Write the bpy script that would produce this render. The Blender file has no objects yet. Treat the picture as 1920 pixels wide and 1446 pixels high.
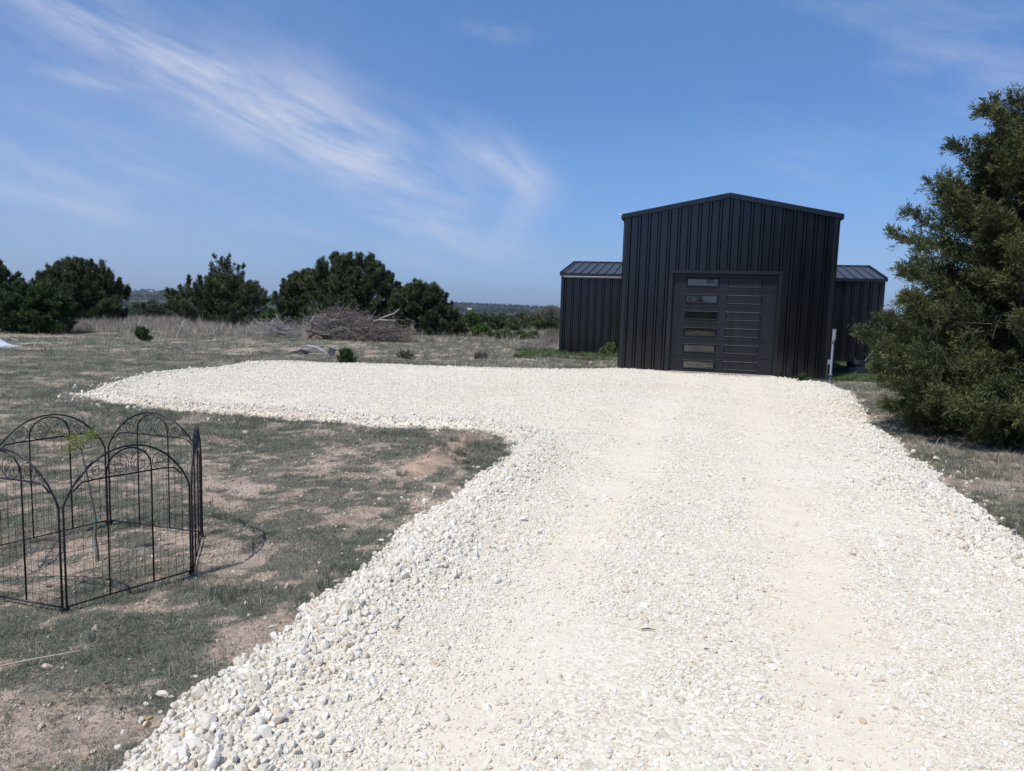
import bpy, bmesh, math, random
import numpy as np
from mathutils import Vector, Matrix, Euler
rng = np.random.default_rng(7)
random.seed(7)
SC = bpy.context.scene
COL = SC.collection
R_ = math.radians

# ------------------------------------------------------------------ camera geometry
PITCH, ROLL, FPX, CH = 0.1103, 0.0295, 1374.7, 1.6
_c, _s = math.cos(PITCH), math.sin(PITCH)
FWD = np.array([0, _c, -_s]); UP0 = np.array([0, _s, _c]); X0 = np.array([1., 0, 0])
RGT = X0*math.cos(ROLL)+UP0*math.sin(ROLL); UPV = -X0*math.sin(ROLL)+UP0*math.cos(ROLL)
def ray(px, py): return FWD*FPX+RGT*(px-960)+UPV*(723-py)
def at(px, py, z=0.0):
    d = ray(px, py); t = (z-CH)/d[2]
    return np.array([0, 0, CH])+d*t
def zat(px, py, Y):
    d = ray(px, py); t = Y/d[1]
    return np.array([0, 0, CH])+d*t

# ------------------------------------------------------------------ noise
_T = {}
def vn(x, y, seed=0):
    if seed not in _T: _T[seed] = np.random.default_rng(1000+seed).random((256, 256))
    T = _T[seed]
    x = np.asarray(x, float); y = np.asarray(y, float)
    xi = np.floor(x).astype(int); yi = np.floor(y).astype(int)
    fx = x-xi; fy = y-yi
    fx = fx*fx*(3-2*fx); fy = fy*fy*(3-2*fy)
    a = T[xi & 255, yi & 255]; b = T[(xi+1) & 255, yi & 255]; c = T[xi & 255, (yi+1) & 255]; d = T[(xi+1) & 255, (yi+1) & 255]
    return (a*(1-fx)+b*fx)*(1-fy)+(c*(1-fx)+d*fx)*fy
def fbm(x, y, seed=0, o=4):
    v = 0; a = .5; t = 0
    for k in range(o):
        v = v+a*vn(x*2**k+17.3*k, y*2**k-9.1*k, seed+k); t += a; a *= .55
    return v/t
def sst(a, b, x):
    t = np.clip((np.asarray(x, float)-a)/(b-a), 0, 1); return t*t*(3-2*t)

# ------------------------------------------------------------------ driveway outline (ground points)
PIX = [(150,742),(215,716),(300,699),(400,690),(470,678),(520,677),(640,681),(740,683),(790,686),(860,688),(940,691),(1060,692),(1161,690),
       (1300,700),(1450,706),(1552,716),(1590,735),(1612,760),(1632,790),(1662,812),(1700,850),(1750,890),(1800,930),(1850,968),(1925,1035)]
PIX2 = [(200,1446),(300,1368),(380,1306),(470,1236),(560,1168),(640,1098),(715,1038),(800,968),(870,918),(922,880),(948,858),(955,838),(938,820),(860,808),(700,799),(560,789),(420,776),(300,768),(200,757)]
POLY = [at(*p)[:2] for p in PIX]+[np.array([3.75, 4.2]), np.array([4.1, 2.6]), np.array([4.3, -4.]), np.array([-2.6, -4.]), np.array([-2.0, .4]), np.array([-1.62, 1.6])]+[at(*p)[:2] for p in PIX2]
POLY = np.array(POLY)
def sdist(x, y):
    x = np.asarray(x, float); y = np.asarray(y, float)
    d = np.full(x.shape, 1e9); ins = np.zeros(x.shape, bool)
    n = len(POLY)
    for i in range(n):
        ax, ay = POLY[i]; bx, by = POLY[(i+1) % n]
        ex, ey = bx-ax, by-ay
        t = np.clip(((x-ax)*ex+(y-ay)*ey)/(ex*ex+ey*ey), 0, 1)
        d = np.minimum(d, (x-ax-t*ex)**2+(y-ay-t*ey)**2)
        cr = ((ay > y) != (by > y))
        with np.errstate(divide='ignore', invalid='ignore'):
            xi = ax+(y-ay)*ex/(ey if ey != 0 else 1e-12)
        ins ^= cr & (x < xi)
    d = np.sqrt(d); d = np.where(ins, d, -d)
    return d+(fbm(x*2.2, y*2.2, 40, 4)-.5)*.26

RIDGE = at(790, 882)[:2], at(880, 824)[:2]      # ends of the bare soil mound beside the drive
def mound(x, y):
    a, b = RIDGE; e = b-a
    t = np.clip(((x-a[0])*e[0]+(y-a[1])*e[1])/(e@e), -.1, 1.1)
    d = np.hypot(x-a[0]-t*e[0], y-a[1]-t*e[1])
    return np.exp(-(d/.17)**2)*(.5+1.0*fbm(x*6, y*6, 44, 4))
def hgt(x, y):
    x = np.asarray(x, float); y = np.asarray(y, float)
    r = np.hypot(x, y)
    z = (fbm(x*1.3, y*1.3, 3, 4)-.5)*.05*sst(1, 5, r)
    z = z+(fbm(x*.12, y*.12, 9, 3)-.5)*.28*sst(12, 30, r)*(1-sst(60, 100, r))
    z = z+.085*mound(x, y)
    az = np.arctan2(x, np.maximum(y, 1e-3))
    # the plateau falls away into a valley, far ridge beyond
    z = z-13*sst(44, 150, r)-9*sst(130, 420, r)
    tgt = np.interp(az, [-.7, -.5, -.06, .05, .5], [13., 11., -3., -8., -4.])
    z = z+(22+tgt)*sst(900, 3000, r)
    z = z+(fbm(x*.004, y*.004, 21, 3)-.5)*16*sst(150, 500, r)*(1-.8*sst(1800, 2900, r))
    z = z+(fbm(x*.012+5, y*.012, 25, 2)-.5)*4*sst(90, 250, r)*(1-.6*sst(1800, 2900, r))
    z = z-60*sst(3300, 6000, r)
    return z
def vegmask(x, y):
    n = fbm(x*1.7, y*2.1, 60, 5); m = fbm(x*8.5, y*9.5, 66, 4); r = np.hypot(x, y)
    v = sst(.40, .57, .42*n+.58*m+.01+.03*sst(7, 16, r))
    # bare earth inside the fence, along the near left corner and right of the drive
    v = v*(1-.35*np.exp(-(((x+2.3)/.6)**2+((y-4.3)/.5)**2)))
    v = v*(1-.75*np.exp(-(((x+1.95)/.7)**2+((y-2.45)/.45)**2)))
    v = v*(1-.9*np.exp(-(((x-5.2)/1.1)**2+((y-7.2)/.5)**2)))*(1-.45*sst(3.2, 4.2, x)*(1-sst(10, 14, y)))
    v = v*(1-np.clip(1.7*mound(x, y), 0, 1))
    return v
def drive_z(x, y, sd=None):
    if sd is None: sd = sdist(x, y)
    r = np.hypot(x, y)
    berm = .05*np.exp(-((sd-.32)/.22)**2)*(.4+.9*fbm(x*1.7, y*1.7, 33, 2))
    t = (.045-.03*sst(12, 17, y))*sst(-.06, .30, sd)+berm*sst(0, .2, sd)*(1-.6*sst(14, 17, y))
    rut = -.018*track(x, y)
    fine = (fbm(x*4, y*4, 35, 3)-.5)*.013+(vn(x*14, y*14, 39)-.5)*.006
    return hgt(x, y)+t+(rut+fine)*sst(0, .3, sd)-.03*(sd < -.02)
def track(x, y):
    c = .72+(y-3)*.28
    w = .26+.01*y
    g = np.exp(-((x-c+.74)/w)**2)+np.exp(-((x-c-.74)/w)**2)
    return np.clip(g*(.2+1.1*fbm(x*.8, y*.35, 50, 3)+.14+.5*(fbm(x*3, y*2, 55, 3)-.5)), 0, 1)*.9

# ------------------------------------------------------------------ object helpers
def tag(o, label=None, cat=None, group=None, kind=None):
    if label: o['label'] = label
    if cat: o['category'] = cat
    if group: o['group'] = group
    if kind: o['kind'] = kind
    return o
def empty(name, loc=(0, 0, 0), rz=0):
    o = bpy.data.objects.new(name, None); o.location = loc; o.rotation_euler = (0, 0, rz); o.empty_display_size = .1
    COL.objects.link(o); return o
def link(name, me, mat, parent=None, loc=None):
    o = bpy.data.objects.new(name, me)
    if mat is not None:
        for m in (mat if isinstance(mat, (list, tuple)) else [mat]): me.materials.append(m)
    COL.objects.link(o)
    if parent: o.parent = parent
    if loc is not None: o.location = loc
    return o
def np_mesh(name, V, F, smooth=False, attrs=None):
    """V (n,3), F (m,k) with equal k"""
    V = np.ascontiguousarray(V, dtype=np.float32); F = np.ascontiguousarray(F, dtype=np.int32)
    me = bpy.data.meshes.new(name)
    me.vertices.add(len(V)); me.vertices.foreach_set('co', V.ravel())
    k = F.shape[1]
    me.loops.add(F.size); me.loops.foreach_set('vertex_index', F.ravel())
    me.polygons.add(len(F)); me.polygons.foreach_set('loop_start', np.arange(0, F.size, k, dtype=np.int32))
    if smooth: me.polygons.foreach_set('use_smooth', np.ones(len(F), bool))
    if attrs:
        for n, a in attrs.items():
            at_ = me.attributes.new(n, 'FLOAT', 'POINT'); at_.data.foreach_set('value', np.asarray(a, dtype=np.float32))
    me.update(calc_edges=True); return me
class MB:
    def __init__(s): s.v = []; s.f = []; s.m = []
    def add(s, V, F, mi=0):
        b = len(s.v); s.v += [tuple(float(c) for c in v) for v in V]; s.f += [tuple(int(i)+b for i in f) for f in F]; s.m += [mi]*len(F)
    def box(s, c, d, M=None, mi=0):
        c = np.array(c, float); h = np.array(d, float)/2
        P = [np.array([sx*h[0], sy*h[1], sz*h[2]]) for sz in (-1, 1) for sy in (-1, 1) for sx in (-1, 1)]
        if M is not None: P = [np.array(M @ Vector(p)) for p in P]
        s.add([c+p for p in P], [(0, 2, 3, 1), (4, 5, 7, 6), (0, 1, 5, 4), (2, 6, 7, 3), (0, 4, 6, 2), (1, 3, 7, 5)], mi)
    def tube(s, pts, r, n=6, cap=True, mi=0):
        P = [np.array(p, float) for p in pts]; m = len(P)
        rr = r if hasattr(r, '__len__') else [r]*m
        vs = []; prev = None
        for i in range(m):
            t = P[min(i+1, m-1)]-P[max(i-1, 0)]; L = np.linalg.norm(t); t = t/L if L > 1e-9 else np.array([0, 0, 1.])
            if prev is None:
                a = np.array([0, 0, 1.]) if abs(t[2]) < .9 else np.array([1., 0, 0])
            else: a = prev
            u = a-t*(a@t); u /= max(np.linalg.norm(u), 1e-9); prev = u; w = np.cross(t, u)
            for k in range(n):
                q = 2*math.pi*k/n; vs.append(P[i]+(u*math.cos(q)+w*math.sin(q))*rr[i])
        fs = [(i*n+k, i*n+(k+1) % n, (i+1)*n+(k+1) % n, (i+1)*n+k) for i in range(m-1) for k in range(n)]
        if cap: fs += [tuple(range(n-1, -1, -1)), tuple((m-1)*n+k for k in range(n))]
        s.add(vs, fs, mi)
    def lathe(s, prof, c=(0, 0, 0), n=16, axis='z', mi=0):
        vs = []
        for r, z in prof:
            for k in range(n):
                q = 2*math.pi*k/n; p = (r*math.cos(q), r*math.sin(q), z)
                if axis == 'x': p = (p[2], p[0], p[1])
                if axis == 'y': p = (p[0], p[2], p[1])
                vs.append(np.array(p)+np.array(c))
        m = len(prof)
        fs = [(i*n+k, i*n+(k+1) % n, (i+1)*n+(k+1) % n, (i+1)*n+k) for i in range(m-1) for k in range(n)]
        fs += [tuple(range(n-1, -1, -1)), tuple((m-1)*n+k for k in range(n))]
        s.add(vs, fs, mi)
    def build(s, name, mat, parent=None, loc=None, smooth=False):
        me = bpy.data.meshes.new(name); me.from_pydata(s.v, [], s.f); me.validate()
        if isinstance(mat, (list, tuple)) and len(me.polygons) == len(s.m): me.polygons.foreach_set('material_index', s.m)
        if smooth: me.polygons.foreach_set('use_smooth', [True]*len(me.polygons))
        me.update(); return link(name, me, mat, parent, loc)

# ------------------------------------------------------------------ materials
def mat(name):
    m = bpy.data.materials.new(name); m.use_nodes = True
    nt = m.node_tree; b = nt.nodes['Principled BSDF']; return m, nt, b
def nd(nt, t, **k):
    n = nt.nodes.new(t)
    for a, v in k.items():
        if a.startswith('i_'):
            key = a[2:]; n.inputs[int(key) if key.isdigit() else key.replace('_', ' ')].default_value = v
        else: setattr(n, a, v)
    return n
def L(nt, a, b): nt.links.new(a, b)
def noise(nt, sc, det=4, rough=.6, vec=None, dist=0):
    n = nd(nt, 'ShaderNodeTexNoise'); n.inputs['Scale'].default_value = sc; n.inputs['Detail'].default_value = det
    n.inputs['Roughness'].default_value = rough; n.inputs['Distortion'].default_value = dist
    if vec is not None: L(nt, vec, n.inputs['Vector'])
    return n.outputs[0]
def geo(nt): return nd(nt, 'ShaderNodeNewGeometry').outputs['Position']
def oco(nt): return nd(nt, 'ShaderNodeTexCoord').outputs['Object']
def ramp(nt, fac, stops):
    n = nd(nt, 'ShaderNodeValToRGB'); e = n.color_ramp.elements
    while len(e) > 1: e.remove(e[-1])
    e[0].position = stops[0][0]; e[0].color = (*stops[0][1], 1)
    for p, c in stops[1:]:
        q = e.new(p); q.color = (*c, 1)
    L(nt, fac, n.inputs[0]); return n.outputs[0]
def mix(nt, fac, a, b, mode='MIX'):
    n = nd(nt, 'ShaderNodeMix', data_type='RGBA', blend_type=mode)
    for s, v in ((0, fac), (6, a), (7, b)):
        if hasattr(v, 'is_linked'): L(nt, v, n.inputs[s])
        elif s == 0: n.inputs[0].default_value = v
        else: n.inputs[s].default_value = (*v, 1)
    return n.outputs[2]
def mth(nt, op, a, b=0.0, c=None, clamp=False):
    n = nd(nt, 'ShaderNodeMath', operation=op, use_clamp=clamp)
    for i, v in enumerate((a, b) if c is None else (a, b, c)):
        if hasattr(v, 'is_linked'): L(nt, v, n.inputs[i])
        else: n.inputs[i].default_value = v
    return n.outputs[0]
def mapr(nt, v, a, b, c=0., d=1.):
    n = nd(nt, 'ShaderNodeMapRange', interpolation_type='SMOOTHSTEP'); L(nt, v, n.inputs[0])
    for i, x in zip((1, 2, 3, 4), (a, b, c, d)): n.inputs[i].default_value = x
    return n.outputs[0]
def attr(nt, name, typ='GEOMETRY'): 
    n = nd(nt, 'ShaderNodeAttribute', attribute_name=name, attribute_type=typ); return n.outputs['Fac']
def bump(nt, b, h, strength=.5, dist=.02, prev=None):
    n = nd(nt, 'ShaderNodeBump'); n.inputs['Strength'].default_value = strength; n.inputs['Distance'].default_value = dist
    L(nt, h, n.inputs['Height'])
    if prev is not None: L(nt, prev, n.inputs['Normal'])
    if b is not None: L(nt, n.outputs[0], b.inputs['Normal'])
    return n.outputs[0]
def simple(name, col, rough=.6, metal=0., var=.15, sc=8., bs=0., bd=.005, spec=None, col2=None):
    m, nt, b = mat(name); co = oco(nt)
    n = noise(nt, sc, 5, .6, co)
    c2 = col2 or tuple(c*(1-var*2) for c in col)
    L(nt, ramp(nt, n, [(.3, c2), (.7, col)]), b.inputs['Base Color'])
    b.inputs['Roughness'].default_value = rough; b.inputs['Metallic'].default_value = metal
    if spec is not None: b.inputs['Specular IOR Level'].default_value = spec
    if bs: bump(nt, b, noise(nt, sc*4, 5, .7, co), bs, bd)
    return m

def m_ground():
    m, nt, b = mat('ground_soil_grass'); p = geo(nt)
    veg, far, soil = attr(nt, 'veg'), attr(nt, 'far'), attr(nt, 'soil')
    n1 = noise(nt, 3.0, 6, .65, p); n2 = noise(nt, 30, 5, .7, p); n3 = noise(nt, 140, 3, .7, p)
    dirt = ramp(nt, n1, [(.3, (.38, .29, .225)), (.5, (.48, .375, .295)), (.72, (.58, .47, .385))])
    dirt = mix(nt, mapr(nt, n2, .40, .65), dirt, (.30, .23, .18))
    dirt = mix(nt, mapr(nt, n3, .5, .72, 0, .7), dirt, (.55, .47, .39))
    dirt = mix(nt, mth(nt, 'MULTIPLY', soil, .7), dirt, (.50, .34, .245))
    straw = ramp(nt, n3, [(.35, (.07, .062, .047)), (.5, (.15, .135, .108)), (.68, (.30, .27, .22))])
    green = ramp(nt, n3, [(.35, (.050, .058, .042)), (.65, (.19, .205, .155))])
    litter = mix(nt, mapr(nt, noise(nt, 9, 4, .7, p), .4, .62), green, straw)
    v2 = mapr(nt, mth(nt, 'ADD', veg, mth(nt, 'MULTIPLY', mth(nt, 'SUBTRACT', n2, .5), .9)), .3, .75)
    near = mix(nt, v2, dirt, litter)
    # distant wooded country
    w = noise(nt, .035, 6, .7, p); w2 = noise(nt, .006, 4, .6, p)
    fc = ramp(nt, w, [(.35, (.016, .026, .015)), (.58, (.026, .038, .021)), (.70, (.05, .06, .038)), (.82, (.11, .10, .075))])
    fc = mix(nt, mapr(nt, w2, .55, .68), fc, (.085, .085, .06))
    L(nt, mix(nt, far, near, fc), b.inputs['Base Color'])
    b.inputs['Roughness'].default_value = .95; b.inputs['Specular IOR Level'].default_value = .15
    q = bump(nt, None, n2, .6, .03); bump(nt, b, n3, .6, .012, q)
    return m
def m_gravel():
    m, nt, b = mat('crushed_limestone'); p = geo(nt)
    ed, tr, soil = attr(nt, 'edge'), attr(nt, 'track'), attr(nt, 'soil')
    vo = nd(nt, 'ShaderNodeTexVoronoi', feature='F1'); vo.inputs['Scale'].default_value = 58; L(nt, p, vo.inputs['Vector'])
    vo2 = nd(nt, 'ShaderNodeTexVoronoi', feature='F1'); vo2.inputs['Scale'].default_value = 95; L(nt, p, vo2.inputs['Vector'])
    sep = nd(nt, 'ShaderNodeSeparateColor'); L(nt, vo.outputs['Color'], sep.inputs[0])
    n1 = noise(nt, .9, 5, .6, p); n2 = noise(nt, 26, 5, .7, p)
    c = ramp(nt, sep.outputs[0], [(0, (.49, .43, .335)), (.35, (.625, .56, .45)), (.7, (.68, .62, .51)), (1, (.73, .675, .57))])
    fines = ramp(nt, n2, [(.3, (.62, .55, .43)), (.7, (.70, .635, .52))])
    fm = mapr(nt, mth(nt, 'ADD', tr, mth(nt, 'MULTIPLY', n2, .6)), .45, .95)
    c = mix(nt, mth(nt, 'MULTIPLY', fm, .75), c, fines)
    c = mix(nt, mth(nt, 'MULTIPLY', mapr(nt, n1, .48, .68), .5), c, (.66, .57, .435))
    c = mix(nt, mth(nt, 'MULTIPLY', mapr(nt, noise(nt, .45, 3, .6, p), .5, .7), .35), c, (.70, .66, .62))
    c = mix(nt, soil, c, (.50, .335, .22))
    L(nt, c, b.inputs['Base Color']); b.inputs['Roughness'].default_value = .95; b.inputs['Specular IOR Level'].default_value = .2
    h1 = mth(nt, 'MULTIPLY', mth(nt, 'SUBTRACT', 1, vo.outputs['Distance']), mth(nt, 'SUBTRACT', 1.15, fm))
    q = bump(nt, None, h1, .35, .005)
    q = bump(nt, None, vo2.outputs['Distance'], -.4, .004, q)
    bump(nt, b, n2, .4, .006, q)
    return m
def m_stone():
    m, nt, b = mat('limestone_stone'); r = nd(nt, 'ShaderNodeObjectInfo').outputs['Random']
    c = ramp(nt, r, [(0, (.50, .45, .365)), (.03, (.56, .47, .34)), (.08, (.58, .52, .43)), (.35, (.61, .565, .485)), (.7, (.66, .625, .555)), (1, (.72, .69, .635))])
    n = noise(nt, 55, 4, .7, geo(nt))
    c = mix(nt, mapr(nt, n, .5, .75, 0, .35), c, (.56, .47, .37))
    L(nt, c, b.inputs['Base Color']); b.inputs['Roughness'].default_value = .9; b.inputs['Specular IOR Level'].default_value = .2
    bump(nt, b, noise(nt, 160, 4, .7, geo(nt)), .5, .004)
    return m
def m_leaf(name, dark, mid, light, trans=.22, rough=.65, tv='tint', inst=False):
    m, nt, b = mat(name)
    t = nd(nt, 'ShaderNodeObjectInfo').outputs['Random'] if inst else attr(nt, tv)
    if inst:
        t = mth(nt, 'ADD', mth(nt, 'MULTIPLY', t, .6), mth(nt, 'MULTIPLY', attr(nt, tv), .4))
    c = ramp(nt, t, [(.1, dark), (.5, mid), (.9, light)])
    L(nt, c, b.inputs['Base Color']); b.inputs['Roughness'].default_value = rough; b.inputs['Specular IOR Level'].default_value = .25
    tr = nd(nt, 'ShaderNodeBsdfTranslucent'); L(nt, c, tr.inputs[0])
    mx = nd(nt, 'ShaderNodeMixShader'); mx.inputs[0].default_value = trans
    out = nt.nodes['Material Output']
    L(nt, b.outputs[0], mx.inputs[1]); L(nt, tr.outputs[0], mx.inputs[2]); L(nt, mx.outputs[0], out.inputs[0])
    return m
def m_barn(name='black_painted_steel', k=1.0, rough=.21, kb=1.0):
    m, nt, b = mat(name); p = oco(nt)
    mp = nd(nt, 'ShaderNodeMapping'); mp.inputs['Scale'].default_value = (6, 6, .5); L(nt, p, mp.inputs[0])
    n = noise(nt, 1.2, 5, .6, mp.outputs[0])
    c = ramp(nt, n, [(.3, (.0028*k, .0032*k, .0050*k)), (.7, (.0050*k, .0056*k, .0085*k))])
    dust = mapr(nt, noise(nt, 9, 5, .7, p), .5, .8, 0, .04)
    sp = nd(nt, 'ShaderNodeSeparateXYZ'); L(nt, p, sp.inputs[0])
    low = mapr(nt, sp.outputs[2], .35, 0., 0, .06)
    c = mix(nt, mth(nt, 'ADD', mth(nt, 'MULTIPLY', dust, .3), mth(nt, 'MULTIPLY', low, noise(nt, 14, 4, .7, p))), c, (.25, .22, .18))
    L(nt, c, b.inputs['Base Color']); b.inputs['Roughness'].default_value = rough
    L(nt, mapr(nt, n, .3, .7, rough-.05, rough+.05), b.inputs['Roughness'])
    b.inputs['Specular IOR Level'].default_value = .62
    bump(nt, b, noise(nt, 1.6, 3, .5, mp.outputs[0]), .10, .02)
    return m
M = {}
M['ground'] = m_ground(); M['gravel'] = m_gravel(); M['stone'] = m_stone()
M['barn'] = m_barn(); M['trim'] = m_barn('black_trim', 1.3, .34); M['door'] = m_barn('charcoal_door', 2.4, .40); M['roofm'] = simple('grey_roof_sheet', (.052, .056, .062), .42, 0, .1, 3)
M['door'].node_tree.nodes['Principled BSDF'].inputs['Specular IOR Level'].default_value = .4
M['bare'] = simple('bare_galvanised_edge', (.75, .76, .78), .35, .3, .05)
m, nt, b = mat('door_glass'); b.inputs['Base Color'].default_value = (.006, .008, .010, 1); b.inputs['Roughness'].default_value = .03; b.inputs['IOR'].default_value = 2.05
bump(nt, b, noise(nt, 1.5, 2, .5, oco(nt)), .04, .02)
M['glass'] = m
M['iron'] = simple('black_iron', (.022, .022, .026), .38, .4, .2, 30)
M['wire'] = simple('black_wire', (.018, .018, .020), .5, .3, .2, 30)
M['galv'] = simple('grey_metal', (.12, .135, .16), .55, .1, .12, 12, .1)
M['pvc'] = simple('grey_box', (.27, .29, .32), .55, 0, .1, 10)
M['bark'] = simple('grey_bark', (.125, .105, .09), .9, 0, .3, 9, .8, .01)
M['deadwood'] = simple('weathered_deadwood', (.34, .31, .29), .9, 0, .25, 12, .6, .01)
M['cut'] = simple('cut_wood', (.40, .28, .16), .8, 0, .25, 14, .4)
M['twig'] = simple('dead_twigs', (.165, .13, .12), .9, 0, .28, 3)
M['twig2'] = simple('pale_dead_twigs', (.33, .305, .295), .9, 0, .22, 3)
M['tarp'] = simple('white_plastic', (.72, .76, .82), .45, 0, .06, 6, .3, .02)
M['mower'] = simple('black_mower_paint', (.014, .014, .016), .4, 0, .2, 12)
M['rubber'] = simple('tyre_rubber', (.02, .02, .02), .8, 0, .2, 12)
M['rock'] = simple('field_rock', (.60, .56, .49), .9, 0, .15, 9, .8, .01)
M['ochre'] = simple('ochre_rock', (.56, .40, .21), .9, 0, .2, 14, .6, .01)
M['clod'] = simple('tan_clod', (.44, .31, .21), .95, 0, .2, 12, .9, .02)
M['tape'] = simple('graft_tape', (.36, .36, .40), .5, 0, .15, 40)
M['tie'] = simple('blue_green_tie', (.05, .20, .20), .6, 0, .1, 20)
M['sapbark'] = simple('sapling_bark', (.22, .19, .155), .8, 0, .25, 40, .5, .003)
M['straw'] = simple('straw_stem', (.50, .44, .33), .8, 0, .15, 20)
M['boards'] = simple('grey_board', (.36, .36, .38), .8, 0, .2, 9, .3)
M['scrap'] = simple('dark_scrap', (.03, .03, .035), .55, 0, .2, 9)
M['farhouse'] = simple('far_white_wall', (.75, .74, .70), .8, 0, .03, 1)
M['farroof'] = simple('far_roof', (.35, .34, .33), .8, 0, .03, 1)
M['jun'] = m_leaf('juniper_foliage', (.030, .040, .016), (.068, .084, .032), (.165, .172, .066))
M['jun2'] = m_leaf('dark_juniper_foliage', (.024, .034, .017), (.052, .072, .030), (.165, .185, .080))
M['oak'] = m_leaf('live_oak_foliage', (.028, .050, .018), (.050, .085, .028), (.085, .13, .045), .3)
M['sage'] = m_leaf('grey_green_foliage', (.045, .060, .035), (.085, .10, .062), (.14, .155, .10), .25)
M['brightf'] = m_leaf('bright_green_foliage', (.045, .085, .020), (.085, .15, .035), (.15, .22, .06), .35)
M['weedf'] = m_leaf('weed_foliage', (.06, .085, .035), (.12, .145, .065), (.20, .22, .11), .3)
M['sapf'] = m_leaf('sapling_foliage', (.16, .20, .05), (.26, .30, .08), (.36, .38, .12), .4)
M['greyf'] = m_leaf('bare_grey_foliage', (.10, .095, .075), (.16, .145, .12), (.22, .20, .17), .1)
M['woods'] = m_leaf('woodland_foliage', (.016, .026, .014), (.026, .040, .020), (.048, .060, .032), .15, inst=True)
M['grass'] = m_leaf('grass_green', (.078, .098, .068), (.185, .200, .142), (.38, .39, .295), .35, .7, inst=True)
M['grassd'] = m_leaf('grass_dry', (.16, .14, .11), (.34, .30, .24), (.58, .53, .45), .25, .8, inst=True)
M['lush'] = m_leaf('grass_lush', (.05, .09, .03), (.095, .155, .05), (.17, .23, .09), .35, .6, inst=True)

# ------------------------------------------------------------------ world, sun, camera
SUN_EL, SUN_DIR = 60., (-.64, -.77)
az_sun = math.atan2(SUN_DIR[0], SUN_DIR[1])
W = bpy.data.worlds.new('World'); SC.world = W; W.use_nodes = True; nt = W.node_tree
bg = nt.nodes['Background']
sky = nd(nt, 'ShaderNodeTexSky', sky_type='NISHITA', sun_disc=False)
sky.sun_elevation = R_(SUN_EL); sky.sun_rotation = az_sun
sky.altitude = 300; sky.air_density = 1.0; sky.dust_density = .6; sky.ozone_density = 2.0
tc = nd(nt, 'ShaderNodeTexCoord').outputs['Generated']
sx = nd(nt, 'ShaderNodeSeparateXYZ'); L(nt, tc, sx.inputs[0])
az = mth(nt, 'ARCTAN2', sx.outputs[0], sx.outputs[1]); el = mth(nt, 'ARCSINE', sx.outputs[2])
def ae(px, py):
    d = ray(px, py); d = d/np.linalg.norm(d); return math.atan2(d[0], d[1]), math.asin(d[2])
def streak(p, q, wid, amt, nsx, nsy, lo, hi, seed, pw=4, curve=0.):
    """soft elongated cirrus patch from p to q (directions), filaments along it"""
    (a0, e0), (a1, e1) = ae(*p), ae(*q)
    cx, cy = (a0+a1)/2, (e0+e1)/2; Ln = math.hypot(a1-a0, e1-e0)/2; ux, uy = (a1-a0)/2/Ln, (e1-e0)/2/Ln
    da = mth(nt, 'SUBTRACT', az, cx); de = mth(nt, 'SUBTRACT', el, cy)
    s = mth(nt, 'ADD', mth(nt, 'MULTIPLY', da, ux), mth(nt, 'MULTIPLY', de, uy))
    t = mth(nt, 'SUBTRACT', mth(nt, 'MULTIPLY', de, ux), mth(nt, 'MULTIPLY', da, uy))
    if curve: t = mth(nt, 'ADD', t, mth(nt, 'MULTIPLY', mth(nt, 'MULTIPLY', s, s), curve))
    cb = nd(nt, 'ShaderNodeCombineXYZ'); L(nt, s, cb.inputs[0]); L(nt, t, cb.inputs[1]); cb.inputs[2].default_value = seed
    wn = nd(nt, 'ShaderNodeTexNoise'); wn.inputs['Scale'].default_value = 5; wn.inputs['Detail'].default_value = 3; L(nt, cb.outputs[0], wn.inputs['Vector'])
    t2 = mth(nt, 'ADD', t, mth(nt, 'MULTIPLY', mth(nt, 'SUBTRACT', wn.outputs[0], .5), wid*2.2))
    sn = mth(nt, 'POWER', mth(nt, 'ABSOLUTE', mth(nt, 'DIVIDE', s, Ln)), pw)
    tn = mth(nt, 'POWER', mth(nt, 'ABSOLUTE', mth(nt, 'DIVIDE', t2, wid)), 2)
    g = mth(nt, 'EXPONENT', mth(nt, 'MULTIPLY', mth(nt, 'ADD', sn, tn), -1))
    c2 = nd(nt, 'ShaderNodeCombineXYZ'); L(nt, mth(nt, 'MULTIPLY', s, nsx), c2.inputs[0]); L(nt, mth(nt, 'MULTIPLY', t, nsy), c2.inputs[1]); c2.inputs[2].default_value = seed
    n = nd(nt, 'ShaderNodeTexNoise'); n.inputs['Scale'].default_value = 1; n.inputs['Detail'].default_value = 11; n.inputs['Roughness'].default_value = .64; n.inputs['Distortion'].default_value = .35
    L(nt, c2.outputs[0], n.inputs['Vector'])
    return mth(nt, 'MULTIPLY', mth(nt, 'MULTIPLY', g, mapr(nt, n.outputs[0], lo, hi)), amt)
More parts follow.
